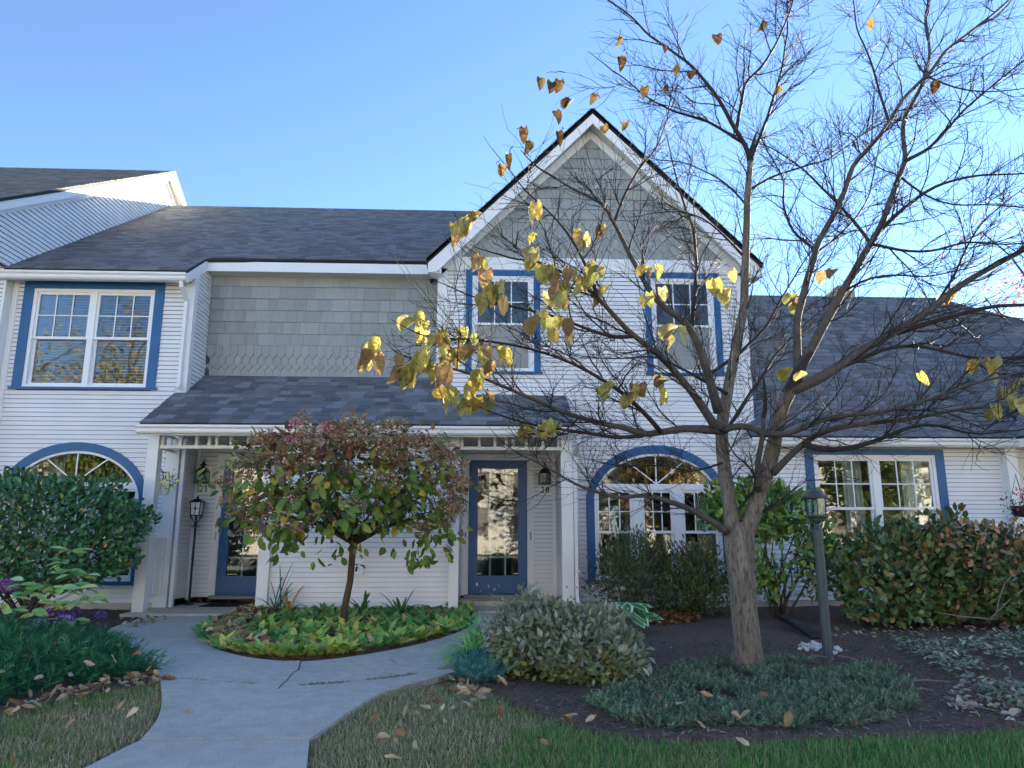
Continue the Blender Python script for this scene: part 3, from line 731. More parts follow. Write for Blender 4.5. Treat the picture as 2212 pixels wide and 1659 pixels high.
MB().prism([(-4.62, 10.1), (-2.83, 10.1), (-2.83, 11.68), (-4.35, 11.68), (-4.35, 11.0), (-4.62, 11.0)], -.05, .055, 'z').build('porch_slab', CONC, wk)
MB().prism([(-.4, 10.25), (1.32, 10.25), (1.2, 11.68), (-.3, 11.68)], -.05, .055, 'z').build('porch_slab', CONC, wk)
MB().box(-.3, 1.2, 11.05, 11.69, .05, .115).build('step', CONC, wk)

MULCH = mat('mulch', (.15, .1, .072), .95, var=.45, vscale=30, bump=.9, bscale=55, spec=.15)
beds = {
 'right': [(985, 1449), (1060, 1500), (1130, 1540), (1220, 1574), (1320, 1598), (1450, 1612), (1600, 1613), (1750, 1607), (1900, 1602), (2060, 1600), (2212, 1585), (2700, 1560), (2700, 1285), (1240, 1285), (1100, 1318), (1070, 1380), (1030, 1420)],
 'left': [(340, 1312), (300, 1340), (226, 1361), (235, 1380), (287, 1400), (346, 1470), (330, 1478), (200, 1500), (100, 1522), (0, 1548), (-300, 1600), (-600, 1285), (340, 1285)],
 'oval': bedline+[(1000, 1285), (540, 1285)]}
BEDP = {}
def bed(key, name, label, hump):
    poly = gp(beds[key]); BEDP[key] = poly; a = np.array(poly); st = .055
    a[:, 1] = np.minimum(a[:, 1], 11.05); poly = [tuple(p) for p in a]; BEDP[key] = poly
    x0, y0 = a.min(0); x1, y1 = a.max(0); x0 = max(x0, -9); x1 = min(x1, 11)
    xs = np.arange(x0, x1+st, st); ys = np.arange(y0, y1+st, st); X, Y = np.meshgrid(xs, ys); P = np.c_[X.ravel(), Y.ravel()]
    z = .004+hump+.02*vnoise(P, 2.2, 1)+.012*vnoise(P, 9, 2)
    ins = inpoly(P, poly); z = np.where(ins, z, -.03); nx = len(xs)
    I = np.arange(len(P)).reshape(X.shape); F = np.stack([I[:-1, :-1], I[:-1, 1:], I[1:, 1:], I[1:, :-1]], -1).reshape(-1, 4)
    F = F[ins[F].any(1)]
    o = npmesh(name, np.c_[P, z], F, MULCH, smooth=True); o['kind'] = 'structure'; o['label'] = label
    return P[ins]
pm_r = bed('right', 'mulch_bed', 'dark bark mulch round the bare tree and lamp post', .025)
pm_l = bed('left', 'mulch_bed', 'dark bark mulch under the clipped shrub', .015)
pm_o = bed('oval', 'mulch_bed', 'oval planting bed before the porch wall', .03)

# ---- scatter machinery
def basis(D, N):
    D = D/np.linalg.norm(D, axis=1, keepdims=True); X = np.cross(D, N); l = np.linalg.norm(X, axis=1, keepdims=True)
    X = np.where(l < 1e-5, np.array([[1., 0, 0]]), X/np.maximum(l, 1e-9)); return X, D, np.cross(X, D)
def cards(T, F, P, D, N, size, width=None):
    """instances of template T (k,3: x across, y along, z up) baked into one array"""
    X, Y, Z = basis(D, N); size = np.broadcast_to(size, (len(P),)); wd = size if width is None else np.broadcast_to(width, (len(P),))
    V = P[:, None]+(T[None, :, 0:1]*X[:, None]*wd[:, None, None])+(T[None, :, 1:2]*Y[:, None]+T[None, :, 2:3]*Z[:, None])*size[:, None, None]
    k = len(T); Fs = F[None]+(np.arange(len(P))*k)[:, None, None]
    return V.reshape(-1, 3), Fs.reshape(-1, F.shape[1])
def tri(*f): return np.array(f)
OV = (np.array([[0, 0, 0], [-.2, .22, .05], [-.27, .5, .06], [-.17, .8, .02], [0, 1, -.07], [.17, .8, .02], [.27, .5, .06], [.2, .22, .05], [0, .3, 0], [0, .7, -.02]]),
      tri((0, 8, 1), (1, 8, 2), (2, 8, 9), (2, 9, 3), (3, 9, 4), (0, 7, 8), (7, 6, 8), (6, 9, 8), (6, 5, 9), (5, 4, 9)))
OVS = (np.array([[0, 0, 0], [-.24, .45, .06], [0, 1, -.05], [.24, .45, .06], [0, .45, 0]]), tri((0, 4, 1), (1, 4, 2), (0, 3, 4), (3, 2, 4)))
LANCE = (np.array([[0, 0, 0], [-.11, .3, .05], [-.13, .6, .08], [0, 1, -.02], [.13, .6, .08], [.11, .3, .05], [0, .3, .02], [0, .62, .05]]),
         tri((0, 6, 1), (1, 6, 7), (1, 7, 2), (2, 7, 3), (0, 5, 6), (5, 7, 6), (5, 4, 7), (4, 3, 7)))
HEART = (np.array([[0, 0, 0], [-.2, -.1, .05], [-.4, .1, .1], [-.42, .4, .08], [-.25, .72, .0], [0, 1, -.12], [.25, .72, .0], [.42, .4, .08], [.4, .1, .1], [.2, -.1, .05], [0, .35, -.03], [0, .7, -.06]]),
         tri((0, 1, 2), (0, 2, 10), (2, 3, 10), (3, 11, 10), (3, 4, 11), (4, 5, 11), (0, 8, 9), (0, 10, 8), (8, 10, 7), (7, 10, 11), (7, 11, 6), (6, 11, 5)))
CURL = (np.array([[0, 0, 0], [-.3, .15, .22], [-.36, .5, .3], [-.2, .8, .2], [0, 1, .12], [.2, .8, .12], [.36, .5, .22], [.3, .15, .16], [0, .3, 0], [0, .7, -.03]]), OV[1])
BLADE = (np.array([[-.5, 0, 0], [.5, 0, 0], [-.35, .55, .0], [.35, .55, .0], [0, 1, -.12]]), tri((0, 1, 3), (0, 3, 2), (2, 3, 4)))
def curled(seed, heart=True, curl=.5, wmax=None):
    """finely divided withered leaf: ragged margin, folded along the rib, bent along its length"""
    r = random.Random(seed); nu, nv = 6, 8; V = []; F = []; fold = r.uniform(.15, .9)*curl*2; bend = r.uniform(-1.3, 1.3); tw = r.uniform(-1.3, 1.3); wide = r.uniform(.27, .4) if not wmax else r.uniform(wmax*.7, wmax)
    for j in range(nv+1):
        v = j/nv; w_ = wide*(math.sin(math.pi*min(1, v*.93+.07)**(.62 if heart else .9))**.75)+.006
        if j == nv: w_ = .004
        for i in range(nu+1):
            u = i/nu*2-1; rag = 1+(.16 if not wmax else .55)*noise.noise((u*2+seed, v*7, seed*1.7))
            x = u*w_*rag; y = v-(.07*abs(u)*(1-v)**3*2.2 if heart else 0); z = fold*abs(u)**1.5*w_+.07*noise.noise((u*3, v*4, seed*3.1))
            a = bend*(v-.3); y2 = y; z2 = z-bend*.35*v*v
            c_, s_ = math.cos(tw*v), math.sin(tw*v); V.append((x*c_-z2*s_, y2, x*s_+z2*c_))
    for j in range(nv):
        for i in range(nu):
            a = j*(nu+1)+i; F += [(a, a+1, a+nu+2), (a, a+nu+2, a+nu+1)]
    return np.array(V), np.array(F)
def tmesh(name, T, mat_):
    me = bpy.data.meshes.new(name); me.from_pydata([tuple(p) for p in T[0]], [], [tuple(int(i) for i in f) for f in T[1]])
    at = me.color_attributes.new('Col', 'FLOAT_COLOR', 'POINT'); at.data.foreach_set('color', [1.]*4*len(T[0])); me.materials.append(mat_); me.shade_smooth(); return me
def palette(n, cols, w=None, jit=.18):
    c = np.array(cols)[rng.choice(len(cols), n, p=None if w is None else np.array(w)/sum(w))]
    return c*rng.uniform(1-jit, 1+jit, (n, 1))*rng.uniform(.93, 1.07, (n, 3))
def leaves(root, T, P, D, N, size, cols, mat_, single=300, name='leaf', rest='foliage', width=None):
    """the leaves that show largest as objects of their own, the rest joined"""
    n = len(P); size = np.broadcast_to(size, (n,)).astype(float)
    dist = np.linalg.norm(P-np.array([0, 0, EYE]), axis=1); sc = size/dist**2*rng.uniform(.85, 1.15, n)
    order = np.argsort(-sc); one, many = order[:single], order[single:]
    if len(one):
        X, Y, Z = basis(D[one], N[one]); me = tmesh(name, T, mat_)
        for j, i in enumerate(one):
            o = bpy.data.objects.new(name, me); s = size[i]; wd = s if width is None else width
            M = Matrix(((X[j, 0]*wd, Y[j, 0]*s, Z[j, 0]*s, P[i, 0]), (X[j, 1]*wd, Y[j, 1]*s, Z[j, 1]*s, P[i, 1]), (X[j, 2]*wd, Y[j, 2]*s, Z[j, 2]*s, P[i, 2]), (0, 0, 0, 1)))
            o.color = (*cols[i], 1); link(o, root); o.matrix_basis = M
    if len(many):
        V, F = cards(T[0], T[1], P[many], D[many], N[many], size[many], None if width is None else width)
        npmesh(rest, V, F, mat_, root, np.repeat(cols[many], len(T[0]), 0), smooth=True, kind='stuff')
LEAF = leafmat('leaf', .5, .3); GLOSSY = leafmat('glossy_leaf', .3, .15, spec=.5); DRY = leafmat('dry_leaf', .7, .2, gain=1.25); GRASS = leafmat('grass_blade', .6, .3)
SPOT = leafmat('spotted_leaf', .55, .4, spots=True, gain=1.05); PETAL = leafmat('petal', .6, .35)
WOOD = mat('stem_wood', (.085, .065, .05), .9, var=.3, vscale=14, bump=.5, bscale=60)
def unit(n):
    v = rng.normal(size=(n, 3)); return v/np.linalg.norm(v, axis=1, keepdims=True)
def sample_poly(poly, n, clip=None):
    a = np.array(poly); lo, hi = a.min(0), a.max(0); out = []
    if clip is not None: lo = np.maximum(lo, clip[:2]); hi = np.minimum(hi, clip[2:])
    m = 0
    while m < n:
        P = rng.uniform(lo, hi, (n*2, 2)); P = P[inpoly(P, poly)]; out.append(P); m += len(P)
        if len(P) == 0: break
    return np.concatenate(out)[:n]
ALLWALK = [gp(q) for q in slabs]

# ---- grass
def in_any(P, polys):
    r = np.zeros(len(P), bool)
    for q in polys: r |= inpoly(P, q)
    return r
def grass(P, h, col, name, label):
    n = len(P); P3 = np.c_[P, np.full(n, -.008)]
    D = np.c_[rng.normal(0, .55, (n, 2)), np.full(n, 1.)]; N = np.c_[D[:, :2], np.zeros(n)]+rng.normal(0, .3, (n, 3))
    V, F = cards(BLADE[0], BLADE[1], P3, D, N, h, rng.uniform(.003, .006, n))
    o = npmesh(name, V, F, GRASS, colors=np.repeat(col, 5, 0)); tag(o, label, 'grass', kind='stuff')
def lawn_patch(x0, x1, y0, y1, dens, side):
    n = int((x1-x0)*(y1-y0)*dens); P = np.c_[rng.uniform(x0, x1, n), rng.uniform(y0, y1, n)]
    P = P[~in_any(P, ALLWALK+[BEDP['right'], BEDP['left']])]
    n = len(P); a = vnoise(P, .9, 3)+.5*vnoise(P, 3.2, 5)+.35*vnoise(P, 9, 8)
    if side == 'r': green = np.clip((P[:, 0]-.15)*.75+(4.7-P[:, 1])*.1+a*1.1, 0, 1)
    else: green = np.clip(.12+a*.9, 0, 1)
    t = rng.uniform(0, 1, n) < green
    dry = palette(n, [(.22, .19, .11), (.3, .26, .17), (.15, .14, .07), (.10, .12, .045)], jit=.3); gr = palette(n, [(.045, .125, .028), (.06, .15, .03), (.09, .175, .045), (.04, .095, .028), (.16, .16, .07)], jit=.3)
    col = np.where(t[:, None], gr, dry); h = np.where(t, rng.uniform(.03, .075, n), rng.uniform(.02, .05, n))
    return P, h, col
P, h, c = lawn_patch(-1.4, 6.2, 2.9, 5.6, 9500, 'r'); grass(P, h, c, 'grass', 'half dry grass between the walk and the mulch bed')
P, h, c = lawn_patch(-4.8, -1.3, 2.9, 5.9, 9500, 'l'); grass(P, h, c, 'grass', 'dry grass left of the walk below the juniper')
# tufts in the joint between walk and ring
J = np.array(gp([p for p in curve if p[0] > 345])); ii = rng.integers(0, len(J)-1, 2600); tt = rng.uniform(0, 1, (2600, 1)); Pj = J[ii]*(1-tt)+J[ii+1]*tt+rng.normal(0, .009, (2600, 2))
Pj = Pj[vnoise(Pj, 4, 4) > -.12]; Vj = np.c_[Pj, np.full(len(Pj), .02)]
V, F = cards(BLADE[0], BLADE[1], Vj, np.c_[rng.normal(0, .9, (len(Pj), 2)), np.ones(len(Pj))*.5], unit(len(Pj)), rng.uniform(.02, .042, len(Pj)), .004)
tag(npmesh('grass', V, F, GRASS, colors=np.repeat(palette(len(Pj), [(.06, .1, .03), (.16, .14, .08)]), 5, 0)), 'weeds growing along the curved joint of the walk', 'grass', kind='stuff')

# ---- bark chips and litter on the mulch
def chips(P, name, label, n, cols, sz=(.012, .045), zz=.03, T=OVS, m=DRY, wd=None):
    P = P[rng.choice(len(P), n)]+rng.uniform(-.03, .03, (n, 2)); z = zz+.02*vnoise(P, 2.2, 1)+.012*vnoise(P, 9, 2)+rng.uniform(0, .012, n)
    D = np.c_[rng.normal(size=(n, 2)), rng.normal(0, .25, n)]; N = np.c_[rng.normal(0, .4, (n, 2)), np.ones(n)]
    s = rng.uniform(*sz, n); V, F = cards(T[0], T[1], np.c_[P, z], D, N, s, s*.5 if wd is None else wd)
    return tag(npmesh(name, V, F, m, colors=np.repeat(cols(n), len(T[0]), 0)), label, 'mulch', kind='stuff')
dark = lambda n: palette(n, [(.075, .05, .038), (.12, .082, .06), (.055, .038, .032), (.18, .13, .095), (.28, .23, .18)], [4, 4, 3, 2, .8], .3)
near = pm_r[(pm_r[:, 1] < 7.6)]
chips(near, 'bark_chips', 'bark chips over the mulch bed round the bare tree', 16000, dark)
chips(pm_l, 'bark_chips', 'bark chips under the clipped shrub at left', 3500, dark)
edge = near[(near[:, 1] < 5.0)]
chips(edge, 'wood_shreds', 'pale shredded wood along the lawn edge of the mulch', 1800, lambda n: palette(n, [(.17, .14, .12), (.3, .26, .22), (.09, .07, .06)], jit=.3), (.02, .07), T=BLADE, wd=.006)
# ================================================================ plants
def stems(root, base, tips, r0=.012, bend=.12, name='stem', m=WOOD, n=5):
    for tp in tips:
        b = Vector(base)+Vector((random.uniform(-.08, .08), random.uniform(-.08, .08), 0)); t = Vector(tp)
        mid = (b+t)/2+Vector((random.uniform(-bend, bend), random.uniform(-bend, bend), random.uniform(0, bend)))
        q = [b, b.lerp(mid, .5)+Vector((random.uniform(-.03, .03), random.uniform(-.03, .03), 0)), mid, mid.lerp(t, .5)+Vector((random.uniform(-.04, .04), random.uniform(-.04, .04), 0)), t]
        MB().tube(q, [r0, r0*.85, r0*.7, r0*.5, r0*.25], n).build(name, m, root, smooth=True)
def blob(n, c, r, lump=.16, freq=2.2, shell=.3, box=2.6, zmin=None, seed=0):
    """points in the outer shell of a lumpy superellipsoid; returns points and outward normals"""
    u = unit(n); k = (np.abs(u)**box).sum(1)**(-1/box); u2 = u*k[:, None]
    nz = np.array([noise.noise((p[0]*freq+seed, p[1]*freq+seed*2.3, p[2]*freq)) for p in u2])
    depth = 1-np.abs(rng.normal(0, shell, n)); s = np.clip(depth, .15, 1)*(1+lump*nz*1.4)
    P = np.array(c)+u2*np.array(r)*s[:, None]; Nn = u/np.array(r); Nn /= np.linalg.norm(Nn, axis=1, keepdims=True)
    if zmin is not None:
        k = P[:, 2] > zmin; P, Nn = P[k], Nn[k]
    return P, Nn
def bush_leaves(P, Nn, out=.7, up=.3, jit=.6, face=.6):
    n = len(P); D = Nn*out+np.array([0, 0, up])+rng.normal(0, jit, (n, 3)); N = Nn*face+np.array([0, 0, .7])+rng.normal(0, .45, (n, 3)); return D, N
def fcol(P, cols, w, jit=.22, lo=.75, fr=3.0, seed=2):
    c = palette(len(P), cols, w, jit); v = vnoise(P, fr, seed); return c*(1+.25*v)[:, None]

# clipped evergreen at far left
P, Nn = blob(8200, (-5.55, 9.55, 1.06), (1.28, .62, .7), .16, 2.2, .16, 3.2, .25)
sh = thing('evergreen_shrub', (-5.55, 9.55, 0), 'broad clipped dark green shrub hiding the left arched window', 'shrub')
D, N = bush_leaves(P, Nn, .5, .5)
leaves(sh, OV, P, D, N, rng.uniform(.06, .1, len(P)), fcol(P, [(.025, .07, .03), (.035, .1, .04), (.055, .125, .055), (.25, .2, .05), (.32, .17, .09)], [4, 4, 2, .14, .08]), GLOSSY)
stems(sh, (-5.5, 9.6, 0), [(-5.5+random.uniform(-1.1, 1.1), 9.55+random.uniform(-.4, .4), random.uniform(.7, 1.6)) for _ in range(16)], .018)
stems(sh, (-4.6, 9.5, .9), [(-4.28, 9.4, 1.42), (-4.32, 9.45, 1.25)], .007)
Pq = np.array([(-4.28, 9.4, 1.42)]*14+[(-4.32, 9.45, 1.25)]*12+[(-4.36, 9.45, 1.05)]*12)+rng.normal(0, .045, (38, 3)); Dq, Nq = bush_leaves(Pq, unit(38), .6, .5)
leaves(sh, OV, Pq, Dq, Nq, rng.uniform(.06, .09, 38), palette(38, [(.02, .07, .03), (.03, .09, .04)]), GLOSSY, 38)

# mophead hydrangea, left edge
hy = thing('mophead_hydrangea', (-5.0, 7.9, 0), 'pale green hydrangea with faded purple flower heads at left edge', 'shrub')
heads = [(20, 1265, 8.0, .1, 0), (118, 1328, 7.75, .1, 0), (138, 1345, 7.7, .1, 1), (85, 1352, 7.6, .09, 1), (160, 1325, 7.9, .08, 2), (215, 1330, 8.1, .07, 2), (66, 1345, 7.75, .07, 2)]
tipsP = []
for hx, hyy, Yh, r_, k in heads:
    p = onY(hx, hyy, Yh); n = 170; q = unit(n)*r_*np.array([1, 1, .8])*rng.uniform(.85, 1, (n, 1)); N = q/np.linalg.norm(q, axis=1, keepdims=True)
    c = palette(n, [[(.13, .03, .16), (.2, .05, .2), (.1, .03, .13)], [(.2, .16, .4), (.3, .25, .52), (.13, .05, .2)], [(.06, .04, .12), (.1, .07, .2), (.04, .03, .07)]][k], jit=.25)
    V, F = cards(OVS[0], OVS[1], np.array(p)+q, np.cross(N, unit(n)), N, rng.uniform(.022, .034, n), .045)
    npmesh('flower_head', V, F, PETAL, hy, np.repeat(c, 5, 0), kind='stuff'); tipsP.append(p)
lt = [(155, 1190, 8.0), (130, 1215, 8.0), (150, 1235, 7.9), (120, 1240, 7.9), (185, 1245, 8.0), (60, 1275, 7.9), (100, 1285, 7.8), (140, 1275, 7.8), (175, 1275, 7.8), (30, 1290, 7.7), (190, 1265, 7.9), (115, 1305, 7.7), (150, 1300, 7.7), (180, 1300, 7.75), (205, 1290, 7.9), (10, 1310, 7.6), (75, 1330, 7.6), (60, 1320, 7.6), (135, 1340, 7.6), (200, 1340, 7.8), (45, 1265, 7.9), (85, 1265, 8.0), (-20, 1280, 7.8), (-40, 1250, 7.9)]
PP_ = []; DD = []
for x, y, Yq in lt:
    p = onY(x, y, Yq); k = random.choice((3, 4, 4))
    for j in range(k):
        an = random.uniform(0, 6.28); PP_.append(p); DD.append((math.cos(an), math.sin(an)*.8, random.uniform(-.35, .25)))
    tipsP.append(p)
PP_ = np.array(PP_)+rng.normal(0, .02, (len(PP_), 3)); DD = np.array(DD)
leaves(hy, OV, PP_, DD, np.tile((0, -.3, 1.), (len(PP_), 1))+rng.normal(0, .3, (len(PP_), 3)), rng.uniform(.12, .19, len(PP_)), palette(len(PP_), [(.16, .27, .08), (.1, .22, .08), (.26, .3, .1), (.2, .32, .14)], jit=.2), LEAF)
stems(hy, (-4.95, 7.95, 0), tipsP, .007, .08)

# feathery mats: sprays of short needles
def sprays(P, z, n_per, L, spread, up, cols, w, name, label, cat, wd=.0045, group=None, lean=None):
    n = len(P); base = np.repeat(np.c_[P, z], n_per, 0); m = len(base)
    ax = np.c_[rng.normal(0, spread, (n, 2)), np.full(n, up)]
    if lean is not None: ax += np.array(lean)
    ax /= np.linalg.norm(ax, axis=1, keepdims=True); axr = np.repeat(ax, n_per, 0)
    t = np.tile(np.linspace(.05, 1, n_per), n); Ls = np.repeat(rng.uniform(L*.6, L*1.25, n), n_per)
    base = base+axr*(t*Ls)[:, None]; D = axr*.75+unit(m)*.65
    V, F = cards(BLADE[0], BLADE[1], base, D, unit(m), Ls*.42*(1.15-t*.6), wd)
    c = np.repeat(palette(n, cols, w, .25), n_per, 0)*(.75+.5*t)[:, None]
    return tag(npmesh(name, V, F, GRASS, colors=np.repeat(c, 5, 0)), label, cat, kind='stuff')
jl = gp([(-250, 1372), (0, 1362), (120, 1368), (200, 1384), (240, 1400), (290, 1440), (328, 1462), (300, 1470), (200, 1484), (100, 1502), (0, 1530), (-250, 1600)])
P = sample_poly(jl, 3600); ctr = np.array(jl).mean(0)
d_edge = np.min([np.hypot(P[:, 0]-q[0], P[:, 1]-q[1]) for q in sum([[(np.array(jl[i])*(1-t)+np.array(jl[(i+1) % len(jl)])*t) for t in np.linspace(0, 1, 12)] for i in range(len(jl))], [])], 0)
z = .02+.11*np.minimum(1, d_edge/.5)**.7+.05*vnoise(P, 3, 3)
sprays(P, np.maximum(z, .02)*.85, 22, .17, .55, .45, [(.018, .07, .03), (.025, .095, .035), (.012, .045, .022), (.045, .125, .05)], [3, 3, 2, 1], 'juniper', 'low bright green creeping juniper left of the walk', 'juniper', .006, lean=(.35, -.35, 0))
MB().prism([tuple(np.array(q)*.93+ctr*.07) for q in jl], 0, .06, 'z').build('x', MULCH); bpy.data.objects.remove(C.objects[-1])
# grey green mat round the trunk
hm = gp([(1262, 1530), (1330, 1500), (1410, 1475), (1480, 1448), (1570, 1440), (1700, 1438), (1850, 1445), (1940, 1460), (1960, 1490), (1985, 1530), (1960, 1560), (1850, 1585), (1700, 1590), (1560, 1580), (1440, 1590), (1330, 1570)])
P = sample_poly(hm, 9000); v = vnoise(P, 2.0, 6)+.6*vnoise(P, 6, 7); P = P[v > -.2]
z = .02+.03*np.clip(.5+vnoise(P, 2.6, 9), 0, 1)
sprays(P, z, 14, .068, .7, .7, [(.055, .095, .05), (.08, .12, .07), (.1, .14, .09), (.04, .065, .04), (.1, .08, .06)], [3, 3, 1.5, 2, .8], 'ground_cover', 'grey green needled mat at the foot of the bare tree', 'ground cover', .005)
bj = gp([(985, 1478), (1005, 1440), (1045, 1442), (1082, 1465), (1078, 1490), (1030, 1492)])
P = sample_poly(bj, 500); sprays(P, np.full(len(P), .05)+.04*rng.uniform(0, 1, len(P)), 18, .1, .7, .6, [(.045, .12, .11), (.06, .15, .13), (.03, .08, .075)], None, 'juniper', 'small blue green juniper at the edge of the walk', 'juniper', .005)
# silvery ground cover, right edge
gr_ = gp([(1925, 1392), (2000, 1400), (2100, 1398), (2212, 1375), (2500, 1370), (2500, 1600), (2230, 1560), (2150, 1540), (2090, 1500), (2010, 1450), (1940, 1415)])
P = sample_poly(gr_, 4200); P = P[vnoise(P, 1.7, 12)+.4*vnoise(P, 6, 3) > -.25]; n = len(P)
pk = thing('ground_cover', (4.2, 6.3, 0), 'pale grey green leafy ground cover along the right edge', 'ground cover')
P3 = np.c_[P, .05+.06*rng.uniform(0, 1, n)]
leaves(pk, OVS, P3, np.c_[rng.normal(size=(n, 2)), rng.normal(.1, .3, n)], np.c_[rng.normal(0, .4, (n, 2)), np.ones(n)], rng.uniform(.04, .075, n), palette(n, [(.1, .13, .075), (.15, .18, .115), (.07, .1, .055), (.2, .22, .15)], jit=.25), LEAF)

# sage coloured shrub beside the walk
sg = thing('sage_shrub', (.75, 6.2, 0), 'loose grey green shrub in front of the number 30 door', 'shrub')
A = [blob(3300, (.68, 5.9, .25), (.54, .48, .28), .35, 1.8, .22, 2.2, .03, 3), blob(1500, (.36, 6.05, .31), (.3, .34, .28), .4, 2, .25, 2.0, .03, 5), blob(1500, (.85, 5.62, .18), (.36, .3, .2), .4, 2, .25, 2, .02, 8)]
P = np.concatenate([a[0] for a in A]); Nn = np.concatenate([a[1] for a in A])
D, N = bush_leaves(P, Nn, .6, .25, .6); low = P[:, 2]+rng.normal(0, .07, len(P))+.12*vnoise(P, 4, 2) < .15
c = fcol(P, [(.16, .175, .11), (.2, .21, .15), (.11, .13, .07), (.24, .255, .2)], [3, 3, 2, 1.5]); c[low] = fcol(P[low], [(.19, .2, .07), (.13, .16, .06)], [1, 1])
leaves(sg, OVS, P, D, N, rng.uniform(.045, .085, len(P)), c*.72, LEAF)
tips = [(.62+random.uniform(-.55, .55), 5.95+random.uniform(-.4, .3), random.uniform(.36, .62)) for _ in range(22)]
stems(sg, (.72, 6.1, 0), tips, .008, .1, m=mat('pale_stem', (.24, .22, .17), .8))
Pt = np.repeat(np.array(tips), 9, 0)+rng.normal(0, .05, (198, 3)); Dt, Nt = bush_leaves(Pt, unit(198), .6, .5)
leaves(sg, OVS, Pt, Dt, Nt, rng.uniform(.03, .05, 198), palette(198, [(.13, .145, .085), (.18, .19, .14)]), LEAF, 0)
# daylily clump
def strap_clump(root, base, n, L, col, wd=.016, name='blade', lean=(0, 0, 0), m=LEAF, arch=1.0):
    for i in range(n):
        an = random.uniform(0, 6.28); out = random.uniform(.25, .9); l = random.uniform(*L); d = Vector((math.cos(an)*out+lean[0], math.sin(an)*out+lean[1], 1)).normalized()
        p = Vector(base)+Vector((random.uniform(-.06, .06), random.uniform(-.06, .06), 0)); v = d*(l/6); side = d.cross(Vector((0, 0, 1)))
        side = side.normalized() if side.length > 1e-4 else Vector((1, 0, 0)); b = MB(); c = col[random.randrange(len(col))]; k = random.uniform(.8, 1.2)
        for j in range(7):
            w_ = wd*(1-.0)*math.sqrt(max(.02, 1-(j/6)**2)); up_ = side.cross(v).normalized()
            b.v += [tuple(p-side*w_/2), tuple(p-up_*w_*.18), tuple(p+side*w_/2)]; p = p+v; v = (v+Vector((d.x, d.y, 0))*l*.012*arch+Vector((0, 0, -l*.05*arch*(.4+out)))).normalized()*(l/6)
        for j in range(6):
            q = 3*j; b.f += [(q, q+1, q+4, q+3), (q+1, q+2, q+5, q+4)]; b.c += [None, None]
        b.build(name, m, root, smooth=True, col=(c[0]*k, c[1]*k, c[2]*k, 1))
dl = thing('daylily_clump', (-.05, 6.6, 0), 'bright green grassy clump leaning over the walk', 'plant')
strap_clump(dl, (.0, 6.62, .02), 75, (.32, .55), [(.08, .24, .04), (.12, .3, .06), (.05, .17, .04)], .014, lean=(-.35, -.25, 0))
strap_clump(dl, (-.05, 6.35, .02), 45, (.25, .42), [(.08, .24, .04), (.12, .3, .06), (.05, .17, .04)], .012, lean=(-.4, -.3, 0))
# variegated hosta
ho = thing('hosta', (1.55, 8.1, 0), 'hosta with white edged leaves below the dark shrub', 'plant')
P = []; D = []; 
for i in range(46):
    an = random.uniform(0, 6.28); r_ = random.uniform(.05, .22); P.append((1.52+math.cos(an)*r_, 8.1+math.sin(an)*r_*.8, .12+.3*(1-r_/.26))); D.append((math.cos(an), math.sin(an), random.uniform(-.7, .2)))
P = np.array(P); D = np.array(D); N = D*.5+np.array([0, -.2, 1.]); sz = rng.uniform(.2, .28, 46)
leaves(ho, OV, P, D, N, sz, palette(46, [(.35, .42, .3), (.42, .48, .36)]), LEAF, 46, 'leaf_margin')
leaves(ho, OV, P+N*.006, D, N, sz*.93, palette(46, [(.04, .13, .05), (.06, .16, .06)]), LEAF, 46, 'leaf', width=.17)
stems(ho, (1.52, 8.1, 0), [tuple(p) for p in P[::3]], .005, .03, m=mat('green_stem', (.12, .2, .07), .6))
# feathery dark shrubs in front of the right arched window
def airy(name, label, c, r, n, cols, w, Ln, sz, lump=.35, seed=0, wd=.010, zmin=.05):
    root = thing(name, (c[0], c[1], 0), label, 'shrub'); P, Nn = blob(n, c, r, lump, 2.4, .35, 2.0, zmin, seed); D, N = bush_leaves(P, Nn, .5, .6, .55)
    leaves(root, LANCE, P, D, N, rng.uniform(*sz, len(P)), fcol(P, cols, w), LEAF)
    stems(root, (c[0], c[1], 0), [(c[0]+random.uniform(-.9, .9)*r[0], c[1]+random.uniform(-.8, .5)*r[1], c[2]+random.uniform(.3, 1.1)*r[2]) for _ in range(Ln)], .009, .12); return root
airy('feathery_shrub', 'dark feathery shrub under left half of the right arched window', (2.05, 10.0, .48), (.55, .5, .62), 5200, [(.035, .055, .025), (.055, .07, .03), (.06, .055, .035), (.085, .095, .04)], [3, 3, 2, 1], 24, (.05, .09), .4, 2)
airy('feathery_shrub', 'second dark feathery shrub, left of the trunk under the arched window', (2.82, 9.9, .42), (.48, .5, .55), 4300, [(.04, .06, .02), (.07, .085, .03), (.05, .05, .025)], [3, 3, 2], 20, (.05, .09), .4, 7)
